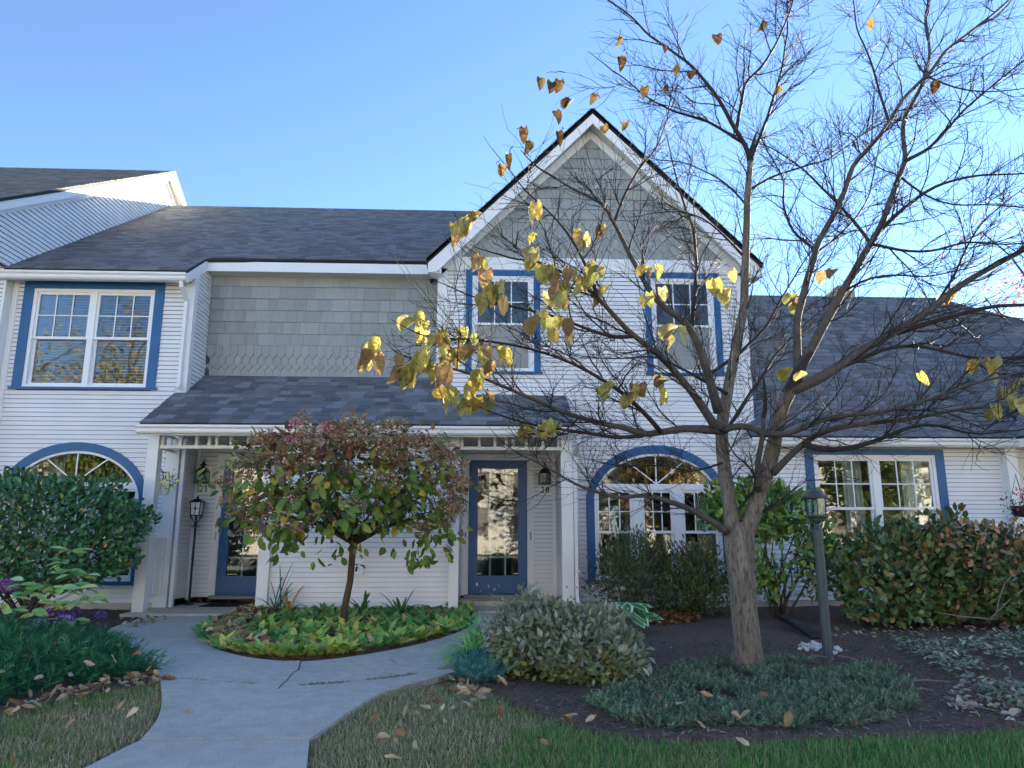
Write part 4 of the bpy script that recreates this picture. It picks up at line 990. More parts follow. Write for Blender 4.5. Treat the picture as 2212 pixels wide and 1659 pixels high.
# rhododendron behind the trunk
def rhodo(label, blobs, base, n_st, cols, w, sz=(.07, .12), group=None, single=300, zt=1.5, T=OV):
    root = thing('rhododendron', base, label, 'shrub', group)
    A = [blob(*b) for b in blobs]; P = np.concatenate([a[0] for a in A]); Nn = np.concatenate([a[1] for a in A]); D, N = bush_leaves(P, Nn, .5, .35, .6)
    leaves(root, T, P, D, N, rng.uniform(*sz, len(P)), fcol(P, cols, w), GLOSSY, single); return root
rh = rhodo('tall open rhododendron with bare stems just behind the tree trunk', [
    (2000, (3.72, 9.6, 1.35), (.72, .45, .38), .4, 2.0, .3, 2.2, .2, 1), (700, (3.25, 9.6, 1.45), (.3, .35, .3), .4, 2.0, .3, 2.2, .2, 4), (600, (4.35, 9.5, .75), (.3, .35, .5), .45, 2.2, .4, 2.0, .1, 6), (420, (3.6, 9.5, .55), (.45, .35, .35), .4, 2, .45, 2, .1, 9)],
    (3.75, 9.6, 0), 10, [(.035, .085, .02), (.06, .12, .025), (.09, .15, .03), (.16, .17, .03), (.3, .06, .05)], [3, 4, 3, 1.2, .1])
stems(rh, (3.8, 9.6, 0), [(3.1+.12*i, 9.5+random.uniform(-.2, .2), random.uniform(.9, 1.4)) for i in range(12)]+[(4.35, 9.5, .9), (3.9, 9.4, .7)], .016, .15)
rh2 = rhodo('big rounded rhododendron hedge with bronze top right of the lamp post', [
    (2700, (4.85, 8.75, .55), (.66, .62, .6), .32, 2.2, .2, 2.2, .1, 2), (2700, (5.5, 8.85, .6), (.66, .66, .68), .3, 2.2, .2, 2.2, .1, 5), (2100, (6.15, 8.65, .5), (.58, .6, .56), .32, 2.2, .2, 2.2, .1, 8)],
    (5.3, 8.8, 0), 10, [(.03, .06, .018), (.045, .075, .022), (.07, .09, .028), (.11, .1, .035), (.15, .075, .035)], [4, 4, 3, 1.6, .9])
for ch in rh2.children:            # bronze flush over the upper right
    if ch.type == 'MESH' and ch.name.startswith('leaf'):
        p = ch.matrix_basis.translation
        if p.x > 5.4 and p.z > .75 and random.random() < .5: k = random.uniform(.7, 1.3); ch.color = (.17*k, .075*k, .04*k, 1)
Pb, Nb = blob(900, (5.85, 8.5, .9), (.62, .5, .3), .2, 2, .16, 2.4, .7, 11); Db, Nb2 = bush_leaves(Pb, Nb, .5, .35, .6)
leaves(rh2, OV, Pb, Db, Nb2, rng.uniform(.06, .1, len(Pb)), fcol(Pb, [(.17, .08, .035), (.12, .09, .035), (.07, .085, .03), (.2, .11, .06)], None), GLOSSY, 0)
stems(rh2, (5.2, 8.6, 0), [(4.3+.16*i, 8.3+random.uniform(-.25, .2), random.uniform(.4, 1.2)) for i in range(13)], .018, .2)
stems(rh2, (5.6, 8.2, .15), [(6.2, 8.05, .35), (6.4, 8.0, .7), (4.9, 8.05, .25), (6.1, 8.1, .85)], .01, .15, m=mat('grey_stem', (.2, .18, .15), .9))
rhodo('dark purple leaved shrub at the right edge beyond the hedge', [(3000, (7.3, 8.9, .62), (.75, .6, .7), .25, 1.8, .2, 2.4, .1, 3)], (7.3, 8.9, 0), 6, [(.035, .035, .03), (.055, .045, .04), (.05, .07, .04), (.09, .05, .05)], [3, 2, 2, 1], (.05, .085))

# panicle hydrangea tree in the oval bed
HT = Vector((-1.6, 8.9, 0))
ht = thing('hydrangea_tree', HT, 'small hydrangea tree with brown flower panicles in the oval bed', 'tree')
fk = onY(765, 1170, 8.9)
tb = onY(742, 1340, 8.9); tb.z = 0
BARK2 = mat('hydrangea_bark', (.10, .062, .036), .95, var=.35, vscale=18, bump=.8, bscale=40, stretch=(3, 3, .6))
MB().tube([tb+Vector((0, 0, -.05)), tb+Vector((.01, 0, .25)), tb.lerp(fk, .55)+Vector((.012, 0, 0)), tb.lerp(fk, .8), fk], [.05, .04, .037, .038, .042], 10).build('trunk', BARK2, ht, smooth=True)
HC = Vector((-1.54, 8.7, 1.53)); HRX, HRY, HRZ = 1.32, .85, .86
ends = []
for i in range(15):
    an = 2*math.pi*i/15+random.uniform(-.2, .2); rr = random.uniform(.5, .95); e = HC+Vector((math.cos(an)*HRX*rr, math.sin(an)*HRY*rr, random.uniform(-.35, .45)*HRZ))
    m1 = fk.lerp(e, .35)+Vector((0, 0, .04)); m2 = fk.lerp(e, .7)+Vector((0, 0, .03))
    MB().tube([fk-Vector((0, 0, .03)), m1, m2, e], [.026, .019, .012, .006], 6).build('branch', BARK2, ht, smooth=True)
    for j in range(7):
        t = random.uniform(.35, 1); q = fk.lerp(e, t)+Vector((0, 0, .03)); e2 = q+Vector((random.uniform(-.35, .35), random.uniform(-.25, .25), random.uniform(-.12, .4)))
        MB().tube([q, q.lerp(e2, .5)+Vector((0, 0, .02)), e2], [.007, .005, .003], 4).build('twig', BARK2, ht, smooth=True); ends.append(e2)
P, Nn = blob(4300, HC, (HRX, HRY, HRZ), .35, 2.0, .3, 2.2, .7, 4)
k = ~((np.abs(P[:, 0]-HC.x-.1) < .6) & (P[:, 2] < 1.12) & (rng.uniform(0, 1, len(P)) < .9)); P, Nn = P[k], Nn[k]
cl = np.array([noise.noise((p[0]*3.2, p[1]*3.2, p[2]*3.2)) for p in P]); k = cl+rng.normal(0, .12, len(P)) > -.1; P, Nn = P[k], Nn[k]
n = len(P); D = Nn*.5+np.array([0, 0, -.45])+rng.normal(0, .5, (n, 3)); N = Nn*.8+np.array([0, -.3, .4])+rng.normal(0, .5, (n, 3)); up_ = P[:, 2]+rng.normal(0, .15, n) > 1.85
c = fcol(P, [(.05, .095, .018), (.08, .12, .022), (.12, .13, .025), (.27, .2, .025), (.07, .05, .06), (.06, .06, .035)], [4, 4, 3, .9, .25, .8]); c[up_] = fcol(P[up_], [(.075, .075, .022), (.14, .055, .03), (.06, .06, .022), (.15, .085, .03), (.1, .045, .03)], None)
leaves(ht, OV, P, D, N, rng.uniform(.075, .155, n), c, LEAF)
def panicle(p, s, cols, seed=0):
    n = int(120*(s/.13)); q = rng.normal(0, 1, (n, 3)); q /= np.maximum(1e-6, np.linalg.norm(q, axis=1, keepdims=True)); q *= rng.uniform(.35, 1, (n, 1))**.5*np.array([s, s, s*.75]); N = unit(n)+np.array([0, -.3, .6])
    V, F = cards(OVS[0], OVS[1], np.array(p)+q, unit(n)*np.array([1, 1, .4]), N, rng.uniform(.026, .046, n), .045)
    npmesh('flower_panicle', V, F, PETAL, ht, np.repeat(palette(n, cols, jit=.3), 5, 0), kind='stuff')
brown = [(.15, .085, .04), (.2, .125, .06), (.25, .17, .09), (.11, .06, .03), (.25, .14, .085)]; pink = [(.4, .14, .2), (.5, .22, .28), (.3, .1, .14)]; tan_ = [(.24, .2, .11), (.2, .15, .09), (.3, .27, .17), (.14, .1, .06)]
for i in range(150):
    q = onY(0, 0, 1); an = random.uniform(0, 6.28); el = random.choice((random.uniform(.05, 1.2), random.uniform(.3, 1.2), random.uniform(-.5, .2)))
    p = HC+Vector((math.cos(an)*math.cos(el)*HRX, math.sin(an)*math.cos(el)*HRY, math.sin(el)*HRZ))*random.uniform(.9, 1.1)
    if p.z < .95: continue
    panicle(p, random.uniform(.09, .14), brown if random.random() < .7 else tan_)
for x, y in ((715, 935), (790, 930), (850, 925), (905, 955), (960, 985), (985, 1000), (640, 1000), (590, 1020), (545, 1060), (520, 1095), (600, 1090), (700, 980), (760, 1010), (860, 1000), (930, 1040), (985, 1100), (830, 960), (680, 1060), (560, 1150), (990, 1060)):
    panicle(onY(x, y, 8.1+random.uniform(-.15, .25)), random.uniform(.09, .14), brown)
for x, y, s in ((638, 912, .07), (630, 950, .075), (700, 925, .07), (685, 1105, .08), (640, 1140, .08)): panicle(onY(x, y, 8.25), s, pink)
p0 = onY(638, 912, 8.25); MB().tube([p0, p0+Vector((0, .05, -.3)), p0+Vector((.1, .2, -.7))], [.004, .005, .007], 5).build('twig', BARK2, ht)
# oval bed: broad leaved ground cover
ov = thing('lily_of_the_valley', (-1.4, 8.2, 0), 'yellowing broad leaved ground cover filling the oval bed', 'ground cover')
poly = gp([(450, 1388), (480, 1360), (560, 1328), (640, 1312), (980, 1308), (1020, 1330), (1016, 1352), (980, 1370), (900, 1391), (800, 1411), (700, 1425), (620, 1428), (540, 1420), (490, 1408)])
Pc = sample_poly(poly, 900); Pc = Pc[(Pc[:, 0] > -2.55)|(rng.uniform(0, 1, len(Pc)) < .35)]; rim = np.array(gp([q for q in bedline if q[1] > 1350])); Pc = np.concatenate([Pc, rim[rng.integers(0, len(rim), 170)]+rng.normal(0, .035, (170, 2))+np.array([0, .05])]); pts = []; dd = []; nn_ = []
for p in Pc:
    for j in range(random.choice((2, 3, 3, 4))):
        an = random.uniform(0, 6.28); o_ = random.uniform(.6, 1.5); pts.append((p[0]+random.uniform(-.03, .03), p[1]+random.uniform(-.03, .03), .03)); dd.append((math.cos(an)*o_, math.sin(an)*o_-.15, random.uniform(.25, 1))); nn_.append((-math.cos(an)*.5, -math.sin(an)*.5-.3, 1))
P = np.array(pts); n = len(P); y_ = vnoise(P, 1.4, 5)-(P[:, 1]-7.6)*.25
c = np.where((y_+rng.normal(0, .18, n) > -.05)[:, None], palette(n, [(.26, .29, .05), (.2, .27, .06), (.33, .3, .07), (.13, .21, .05)], jit=.25), palette(n, [(.05, .13, .03), (.08, .17, .04), (.11, .19, .05)], jit=.25))
br = rng.uniform(0, 1, n) < .07; c[br] = palette(br.sum(), [(.2, .12, .06), (.3, .2, .1)])
leaves(ov, LANCE, P, np.array(dd), np.array(nn_), rng.uniform(.12, .2, n), c, LEAF, 300, width=.24)
# taller dark leaves and iris by the porch wall
tl = thing('lily_plant', (-2.75, 10.15, 0), 'tall wilting lily stems against the porch post', 'plant')
strap_clump(tl, (-2.65, 10.15, .05), 12, (.45, .75), [(.05, .1, .05), (.08, .12, .05), (.04, .08, .05)], .022, arch=.5)
strap_clump(tl, (-2.5, 10.1, .05), 6, (.25, .45), [(.16, .18, .06), (.25, .13, .05)], .05, arch=.7)
for x, y, lb in ((778, 1300, 'dark leaved seedling right of the hydrangea trunk'), (866, 1300, 'dark leaved seedling in the middle of the oval bed')):
    b = onY(x, y, 9.6); b.z = .05; sd_ = thing('seedling', b, lb, 'plant'); strap_clump(sd_, b, 9, (.25, .42), [(.02, .07, .03), (.035, .1, .04)], .06, arch=.6)
# ================================================================ the bare tree
BARK = mat('tree_bark', (.18, .155, .125), .95, var=.3, vscale=7, bump=1, bscale=34, stretch=(2.2, 2.2, .45), stain=[((.3, .27, .22), 5, .5, .64, .7), ((.06, .05, .04), 30, .5, .6, .75)], spec=.15)
LIMB = mat('limb_bark', (.09, .078, .068), .9, var=.35, vscale=9, bump=.8, bscale=40, stain=((.14, .125, .1), 8, .55, .7, .6))
TWIG = mat('twig_bark', (.036, .03, .029), .8, var=.3, vscale=6, spec=.3)
tree = thing('bare_tree', (2.12, 5.97, 0), 'leaf-bare forked tree with a few spotted yellow leaves, in the mulch bed', 'tree')
def trunk_mesh():
    ctr = [((1622, 1462), .155), ((1620, 1440), .145), ((1614, 1390), .127), ((1608, 1330), .12), ((1604, 1270), .119), ((1600, 1220), .124), ((1598, 1180), .138), ((1597, 1150), .13), ((1596, 1128), .09)]
    pts = [onY(x, y, 5.97) for (x, y), r in ctr]; pts[0].z = -.04; rad = [r*.86 for _, r in ctr]
    m = 130; n = 72; V = []; F = []
    for i in range(m):
        t = i/(m-1)*(len(pts)-1); k = min(int(t), len(pts)-2); f_ = t-k; p = pts[k].lerp(pts[k+1], f_); r = rad[k]*(1-f_)+rad[k+1]*f_
        for j in range(n):
            a = 2*math.pi*j/n; c_, s_ = math.cos(a), math.sin(a)
            q = noise.noise((c_*4.5, s_*4.5, p.z*1.6))*.06+noise.noise((c_*13, s_*13, p.z*4))*.03-.05*max(0, .35-abs(noise.noise((c_*9+3, s_*9, p.z*1.7))))*3.2
            fl = max(0, .25-p.z)*.9*(max(0, math.sin(a*5+.7))**2)*.6
            rr = r*(1+q)+fl*.22; V.append((p.x+c_*rr, p.y+s_*rr, p.z))
    for i in range(m-1):
        for j in range(n): F.append((i*n+j, i*n+(j+1) % n, (i+1)*n+(j+1) % n, (i+1)*n+j))
    F.append(tuple(range((m-1)*n, m*n)))
    b = MB(); b.v = V; b.f = F; b.c = [None]*len(F); return b.build('trunk', BARK, tree, smooth=True)
trunk_mesh()
T0 = 5.97
LIMBS = [  # (pixel path, depth at start, depth at end, radius start, radius end, twig density, twig length)
 ([(1590, 1175), (1579, 1117), (1569, 1039), (1561, 980), (1559, 921), (1571, 851), (1581, 796), (1591, 746), (1610, 648), (1608, 625), (1613, 491), (1617, 402), (1621, 348)], T0, 6.3, .085, .034, .5, .9),
 ([(1621, 348), (1613, 313), (1586, 277), (1554, 214), (1496, 143), (1467, 121), (1403, 80), (1371, 40), (1327, 9)], 6.3, 6.0, .03, .008, 1, .8),
 ([(1590, 285), (1599, 232), (1608, 179), (1650, 140), (1680, 89), (1711, 13), (1720, -40)], 6.3, 6.5, .022, .008, 1, .8),
 ([(1621, 348), (1640, 300), (1668, 220), (1690, 150), (1702, 60), (1700, -60)], 6.3, 7.0, .022, .007, 1, .8),
 ([(1613, 313), (1530, 262), (1460, 244), (1400, 212), (1360, 178), (1335, 160)], 6.3, 5.6, .02, .006, 1.1, .6),
 ([(1552, 890), (1544, 859), (1528, 804), (1512, 757), (1493, 710), (1481, 691), (1435, 669), (1404, 630), (1369, 567), (1345, 521), (1326, 481), (1298, 431), (1263, 423), (1225, 402), (1200, 385)], 6.0, 5.2, .05, .009, 1, .7),
 ([(1326, 481), (1353, 411), (1376, 368), (1420, 320), (1440, 260)], 5.5, 5.6, .016, .006, 1, .7),
 ([(1493, 710), (1500, 640), (1506, 580), (1500, 500), (1470, 420), (1450, 340)], 5.9, 6.8, .025, .008, 1, .8),
 ([(1559, 925), (1540, 918), (1505, 859), (1473, 820), (1438, 781), (1407, 753), (1368, 726), (1330, 685), (1291, 642), (1240, 600), (1180, 570), (1120, 560)], 5.97, 4.7, .05, .008, 1.1, .75),
 ([(1558, 930), (1485, 925), (1427, 933), (1388, 941), (1351, 923), (1309, 917), (1252, 903), (1190, 880), (1120, 850), (1040, 815), (960, 790), (890, 775)], 5.95, 4.5, .042, .007, 1.1, .7),
 ([(1427, 933), (1390, 890), (1340, 845), (1270, 800), (1190, 765), (1110, 745), (1030, 735), (950, 730)], 5.6, 4.5, .024, .006, 1.1, .7),
 ([(1388, 941), (1330, 945), (1270, 935), (1200, 925), (1130, 915), (1060, 890)], 5.4, 4.8, .02, .006, 1, .55),
 ([(1368, 726), (1330, 730), (1280, 715), (1220, 690), (1150, 672), (1080, 655), (1020, 640)], 5.3, 4.6, .02, .006, 1.1, .65),
 ([(1291, 642), (1260, 560), (1225, 500), (1180, 450), (1140, 420), (1110, 380)], 5.0, 4.8, .016, .005, .9, .45),
 ([(1570, 1150), (1532, 1121), (1466, 1089), (1388, 1068), (1337, 1078), (1280, 1061), (1224, 1036), (1165, 1000), (1130, 985)], 5.95, 5.0, .036, .005, .6, .42),
 ([(1560, 1000), (1500, 1020), (1450, 1008), (1400, 1005), (1350, 1010), (1300, 1000)], 5.95, 5.4, .012, .004, .6, .35),
 ([(1605, 1165), (1622, 1128), (1637, 1078), (1657, 1019), (1673, 960), (1680, 914), (1692, 867), (1708, 843)], T0, 5.7, .095, .066, .15, .6),
 ([(1708, 843), (1743, 832), (1798, 800), (1856, 761), (1915, 726), (1973, 695), (2016, 665), (2050, 634), (2117, 590), (2212, 540), (2300, 500)], 5.7, 5.3, .056, .016, .9, .8),
 ([(1915, 726), (1985, 705), (2050, 685), (2110, 668), (2153, 657), (2212, 661), (2300, 650)], 5.6, 5.0, .03, .012, .9, .8),
 ([(1798, 800), (1860, 775), (1930, 745), (2000, 748), (2080, 770), (2160, 775), (2250, 770)], 5.65, 4.9, .025, .008, 1, .7),
 ([(1708, 843), (1724, 804), (1722, 746), (1720, 697), (1738, 625), (1760, 549), (1760, 536), (1800, 469), (1827, 411), (1840, 357), (1872, 326), (1921, 268), (1948, 214), (2001, 165), (2050, 103), (2068, 89), (2140, 36), (2200, -20)], 5.75, 6.2, .042, .010, .9, .9),
 ([(1760, 540), (1735, 520), (1710, 500), (1690, 440), (1695, 390), (1660, 330)], 5.9, 6.4, .018, .006, 1, .8),
 ([(1700, 850), (1745, 765), (1782, 699), (1818, 634), (1849, 581), (1881, 527), (1903, 491), (1921, 438), (1943, 380), (1956, 348), (1950, 290), (1956, 246), (1990, 190), (2010, 120), (2000, 40), (2010, -40)], 5.7, 6.6, .052, .010, .9, .9),
 ([(1956, 348), (2010, 320), (2080, 240), (2150, 180), (2212, 130)], 6.2, 6.4, .022, .008, 1, .8),
 ([(1881, 527), (1840, 470), (1790, 420), (1740, 370), (1680, 325), (1640, 310)], 6.0, 6.6, .02, .006, 1, .8),
 ([(1895, 505), (1950, 450), (2020, 400), (2100, 380), (2212, 375)], 6.1, 5.8, .024, .008, 1, .8),
 ([(1881, 527), (1940, 540), (2010, 545), (2090, 520), (2170, 530), (2250, 520)], 6.0, 5.4, .018, .006, 1, .7),
 ([(1669, 1023), (1704, 988), (1743, 953), (1778, 929), (1876, 914), (1954, 906), (2040, 890), (2120, 880), (2212, 880)], 5.8, 5.0, .036, .008, 1, .6),
 ([(1735, 960), (1765, 972), (1798, 976), (1856, 964), (1915, 945), (1973, 917), (2030, 915), (2090, 940), (2150, 935)], 5.6, 5.0, .03, .007, .9, .5),
 ([(1562, 930), (1600, 915), (1640, 930), (1669, 945), (1720, 933), (1790, 898), (1876, 894), (1950, 880), (2016, 860), (2090, 830), (2180, 810), (2260, 800)], 5.9, 4.8, .034, .007, 1.1, .6),
 ([(1640, 1060), (1634, 1039), (1641, 972), (1650, 935), (1649, 902)], 5.85, 5.6, .032, .02, .2, .4),
 ([(1595, 1100), (1640, 1050), (1625, 1010), (1590, 985)], 5.9, 5.7, .016, .008, .6, .4),
 ([(1561, 940), (1620, 850), (1680, 760), (1740, 700), (1800, 650)], 6.1, 7.2, .02, .006, 1, .7),
 ([(1530, 810), (1600, 760), (1660, 700), (1690, 640), (1740, 560), (1780, 500)], 6.1, 7.0, .02, .006, 1, .7),
 ([(1571, 851), (1480, 800), (1420, 770), (1340, 775), (1260, 770)], 6.0, 7.0, .02, .006, 1, .7),
 ([(1760, 549), (1800, 520), (1850, 470), (1880, 420), (1890, 360), (1905, 290)], 6.0, 6.8, .014, .005, 1, .6),
 ([(1619, 410), (1660, 385), (1720, 365), (1790, 345), (1850, 300), (1900, 270)], 6.3, 6.9, .016, .005, 1, .6),
 ([(2016, 665), (2060, 600), (2085, 540), (2120, 480), (2180, 430)], 5.5, 5.7, .016, .006, 1, .6),
 ([(1943, 380), (2000, 425), (2060, 445), (2130, 440), (2230, 450)], 6.2, 5.6, .014, .005, 1, .6),
 ([(1818, 634), (1860, 605), (1930, 592), (2000, 600), (2090, 580)], 5.9, 5.3, .014, .005, 1, .6),
 ([(1617, 450), (1580, 405), (1530, 372), (1480, 350), (1420, 345)], 6.3, 6.6, .014, .005, 1, .6),
 ([(1612, 560), (1560, 505), (1520, 470), (1470, 455), (1410, 460)], 6.25, 5.9, .014, .005, 1, .6),
 ([(1921, 268), (1900, 200), (1880, 130), (1850, 60), (1840, -20)], 6.1, 6.4, .016, .006, 1, .7),
 ([(2001, 165), (2060, 190), (2130, 200), (2220, 190)], 6.2, 5.9, .012, .005, 1, .6),
]
TW = MB(); NODES = []; nbr = [0]
def wander(p, d, L, k, wob=.22, lift=.06):
    out = [p.copy()]; d = d.normalized(); st = L/k
    for i in range(k):
        d = (d+Vector((random.gauss(0, wob), random.gauss(0, wob), random.gauss(0, wob)+lift))).normalized(); p = p+d*st; out.append(p.copy())
    return out
def side_dir(d, ang, flat=.55):
    a = d.orthogonal().normalized(); a.rotate(Matrix.Rotation(random.uniform(0, 6.283), 3, d)); a.z *= flat
    return (d*math.cos(ang)+a*math.sin(ang)).normalized()
def twig(p, d, L, r, lvl):
    k = max(2, int(L/.07)) if lvl == 2 else 2
    q = wander(p, d, L, k, .13 if lvl == 2 else .1); TW.tube(q, [r*(1-.6*i/k) for i in range(k+1)], 3, False); NODES.extend(q[1:])
    if lvl == 2:
        for i in range(1, len(q)):
            for _ in range(1):
                if random.random() < .5: twig(q[i], side_dir((q[i]-q[i-1]).normalized(), random.uniform(.5, 1.0)), random.uniform(.04, .2), .0019, 3)
def crown_ok(p):                      # natural outline of this crown
    return True
for path, y0, y1, r0, r1, dens, tl_ in LIMBS:
    pts = [onY(x, y, y0+(y1-y0)*i/(len(path)-1)) for i, (x, y) in enumerate(path)]
    # resample with a little crookedness
    fine = [pts[0]]
    for a, b in zip(pts[:-1], pts[1:]):
        k = max(1, int((b-a).length/.07))
        for j in range(1, k+1): fine.append(a.lerp(b, j/k)+Vector((random.gauss(0, .004), random.gauss(0, .006), random.gauss(0, .004)))*(1 if j < k else 0))
    for _ in range(2): fine = [fine[0]]+[(fine[i-1]+fine[i]*2+fine[i+1])/4 for i in range(1, len(fine)-1)]+[fine[-1]]
    m = len(fine); rad = [(r0+(r1-r0)*(i/(m-1))**.75)*(.76 if r0 > .06 else .86)*(1+.07*noise.noise((i*.9, r0*99, 0))) for i in range(m)]
    nb = MB().tube(fine, rad, 12 if r0 > .03 else 7).build('limb', BARK if r0 > .08 else LIMB if r0 > .03 else TWIG, tree, smooth=True)
    NODES.extend(fine[m//3:])
    tot = sum((fine[i+1]-fine[i]).length for i in range(m-1)); i = int(m*.16); acc = 0; nxt = .05
    for i in range(int(m*.14), m-1):
        acc += (fine[i+1]-fine[i]).length
        if acc < nxt: continue
        acc = 0; nxt = random.uniform(.06, .13)/max(.15, dens)
        d = (fine[i+1]-fine[i]).normalized(); t = i/m
        L = tl_*random.uniform(.35, 1.08)*(1-.35*t); r = min(rad[i]*.55, .0075)
        dd = side_dir(d, random.uniform(.45, 1.0), .7); q = wander(fine[i], dd, L, 8, .12, .05)
        if nbr[0] < 298: MB().tube(q, [r*(1-.7*j/8) for j in range(9)], 5).build('branch', TWIG, tree, smooth=True); nbr[0] += 1
        else: TW.tube(q, [r*(1-.7*j/8) for j in range(9)], 4, False)
        NODES.extend(q)
        for j in range(1, 9):
            for _ in range(random.choice((0, 1, 1, 1, 2, 2))):
                twig(q[j], side_dir((q[j]-q[j-1]).normalized(), random.uniform(.4, 1.0)), random.uniform(.12, .52)*(1.1-.05*j), .003, 2)
    q = wander(fine[-1], fine[-1]-fine[-3], .35, 5, .1); TW.tube(q, [r1*(1-.7*j/5) for j in range(6)], 4, False)
# hanging leaves, each on its own twig
LV = [(783,765),(800,778),(818,758),(905,700),(925,718),(940,740),(905,770),(880,805),(868,815),(890,830),(912,782),(960,770),(975,790),(1000,760),(1010,735),(1035,760),(1060,775),(1052,790),(1078,770),(1015,830),(1030,850),(955,865),(975,880),(1000,890),(1020,870),(1050,865),(1035,885),(930,800),(945,815),
 (1010,490),(1026,480),(990,500),(1030,575),(1050,600),(1060,640),(1075,660),(1090,640),(1040,650),(1130,545),(1155,560),(1160,450),(1155,480),(1145,520),(1240,530),(1255,515),(1290,510),(1100,360),(1080,370),(1135,300),(1145,320),(1200,262),(1215,300),(1285,228),(1225,235),(1300,280),(1340,290),(1170,590),
 (1190,610),(1200,640),(1230,590),(1247,605),(1280,590),(1290,640),(1240,640),(1180,700),(1190,720),(1215,715),(1235,720),(1270,610),(1210,655),(1400,600),(1385,590),(1415,650),(1425,735),(1465,730),(1540,620),(1555,650),(1578,600),(1330,845),(1350,860),(1385,850),(1420,865),(1432,835),(1140,935),(1180,935),(1205,935),(1310,855),
 (1720,815),(1975,820),(2115,795),(2145,785),(2152,812),(2165,860),(2190,850),(2208,872),(2150,890),(2045,655),(1785,605),(1710,665),(1180,180),(1200,195),(1215,190),(1340,85),(1345,135),(1440,190),(1455,175),(1480,180),(1395,205),(1690,215),(1840,335),(1862,330),(2025,195),(1880,65),(1910,105),(1640,65),(1560,85),(1700,15),(1440,120)]
from mathutils.kdtree import KDTree
kd = KDTree(len(NODES))
for i, p in enumerate(NODES): kd.insert(p, i)
kd.balance()
Pl, Dl, Nl, Sl, Cl = [], [], [], [], []
for x, y in LV:
    best = None
    for Yq in np.arange(4.3, 6.6, .15):
        p = onY(x, y-22, float(Yq)); _, i, dist = kd.find(p); 
        if best is None or dist+.03*(Yq-4.3) < best[0]: best = (dist+.03*(Yq-4.3), p, i)
    p = best[1]; s = NODES[best[2]]
    if (p-s).length > .75: continue
    if (p-s).length > .02:
        lk = min(.05, (p-s).length*.12); m_ = (p+s)/2+Vector((random.uniform(-lk, lk), random.uniform(-lk, lk), lk)); TW.tube([s, s.lerp(m_, .6)+Vector((0, 0, .01)), m_, m_.lerp(p, .6)+Vector((0, 0, .008)), p], [.004, .0035, .003, .0025, .002], 4, False)
    high = y < 420
    k = 1 if high else random.choice((1, 2, 2, 3))
    for j in range(k):
        Pl.append(p+Vector((random.uniform(-.05, .05), random.uniform(-.05, .05), random.uniform(-.05, .03)))); an = random.uniform(0, 6.28)
        Dl.append((random.gauss(0, .25), random.gauss(0, .25), -1)); Nl.append((random.gauss(0, .55), -1, random.uniform(-.2, .5)))
        Sl.append(random.uniform(.085, .12) if high else random.uniform(.085, .13))
        Cl.append(random.choice(((.07, .035, .018), (.09, .055, .02), (.13, .09, .03), (.22, .12, .03))) if high else random.choice(((.55, .48, .12), (.48, .46, .14), (.5, .38, .1), (.4, .28, .12), (.58, .53, .22), (.45, .46, .15), (.34, .22, .1))))
TW.build('twigs', TWIG, tree, kind='stuff')
Pl, Dl, Nl, Sl, Cl = map(np.array, (Pl, Dl, Nl, Sl, Cl)); half = rng.uniform(0, 1, len(Pl)) < .68
grp = rng.integers(0, 9, len(Pl))
for gq in range(9):
    k = grp == gq; hz = gq < 5
    leaves(tree, curled(gq*3+1, hz, .35 if hz else .95), Pl[k], Dl[k], Nl[k], Sl[k]*1.08, Cl[k]*(1 if hz else .8), SPOT, 300)

# distant autumn tree at the right
def far_tree(name, base, h, r, label, cols, n, sz, zc=.62, trunk_r=.16, seed=0, group=None, gap=.35, nb_=12):
    root = thing(name, base, label, 'tree', group); b = Vector(base)
    MB().tube([b, b+Vector((.1, 0, h*.3)), b+Vector((-.05, .1, h*.6)), b+Vector((.1, 0, h*.9))], [trunk_r, trunk_r*.75, trunk_r*.45, trunk_r*.12], 8).build('trunk', TWIG, root, smooth=True)
    m = MB()
    for i in range(nb_):
        z = h*random.uniform(.3, .75); an = random.uniform(0, 6.28); e = b+Vector((math.cos(an)*r*.8, math.sin(an)*r*.8, z+h*random.uniform(.08, .25))); s = b+Vector((0, 0, z))
        m.tube([s, s.lerp(e, .5)+Vector((0, 0, .2)), e], [trunk_r*.35, trunk_r*.2, .015], 5)
    m.build('branches', TWIG, root, kind='stuff')
    P, Nn = blob(n, (b.x, b.y, h*zc), (r, r, h*(1-zc)), .45, 2.2, .45, 2.0, h*.2, seed); v = np.array([noise.noise((p[0]*.8+seed, p[1]*.8, p[2]*.8)) for p in P]); k = v > -gap; P, Nn, v = P[k], Nn[k], v[k]
    D, N = bush_leaves(P, Nn, .3, -.1, .8); V, F = cards(OVS[0], OVS[1], P, D, N, rng.uniform(*sz, len(P)))
    npmesh('crown', V, F, LEAF, root, np.repeat(palette(len(P), cols, jit=.25)*(1+.5*v)[:, None], 5, 0), kind='stuff'); return root
far_tree('autumn_tree', (14.3, 17.5, 0), 10.3, 2.3, 'rust red tree beyond the roof at the right edge', [(.13, .065, .055), (.16, .08, .065), (.1, .055, .05)], 2600, (.08, .14), .72, .1, 5, gap=.12)
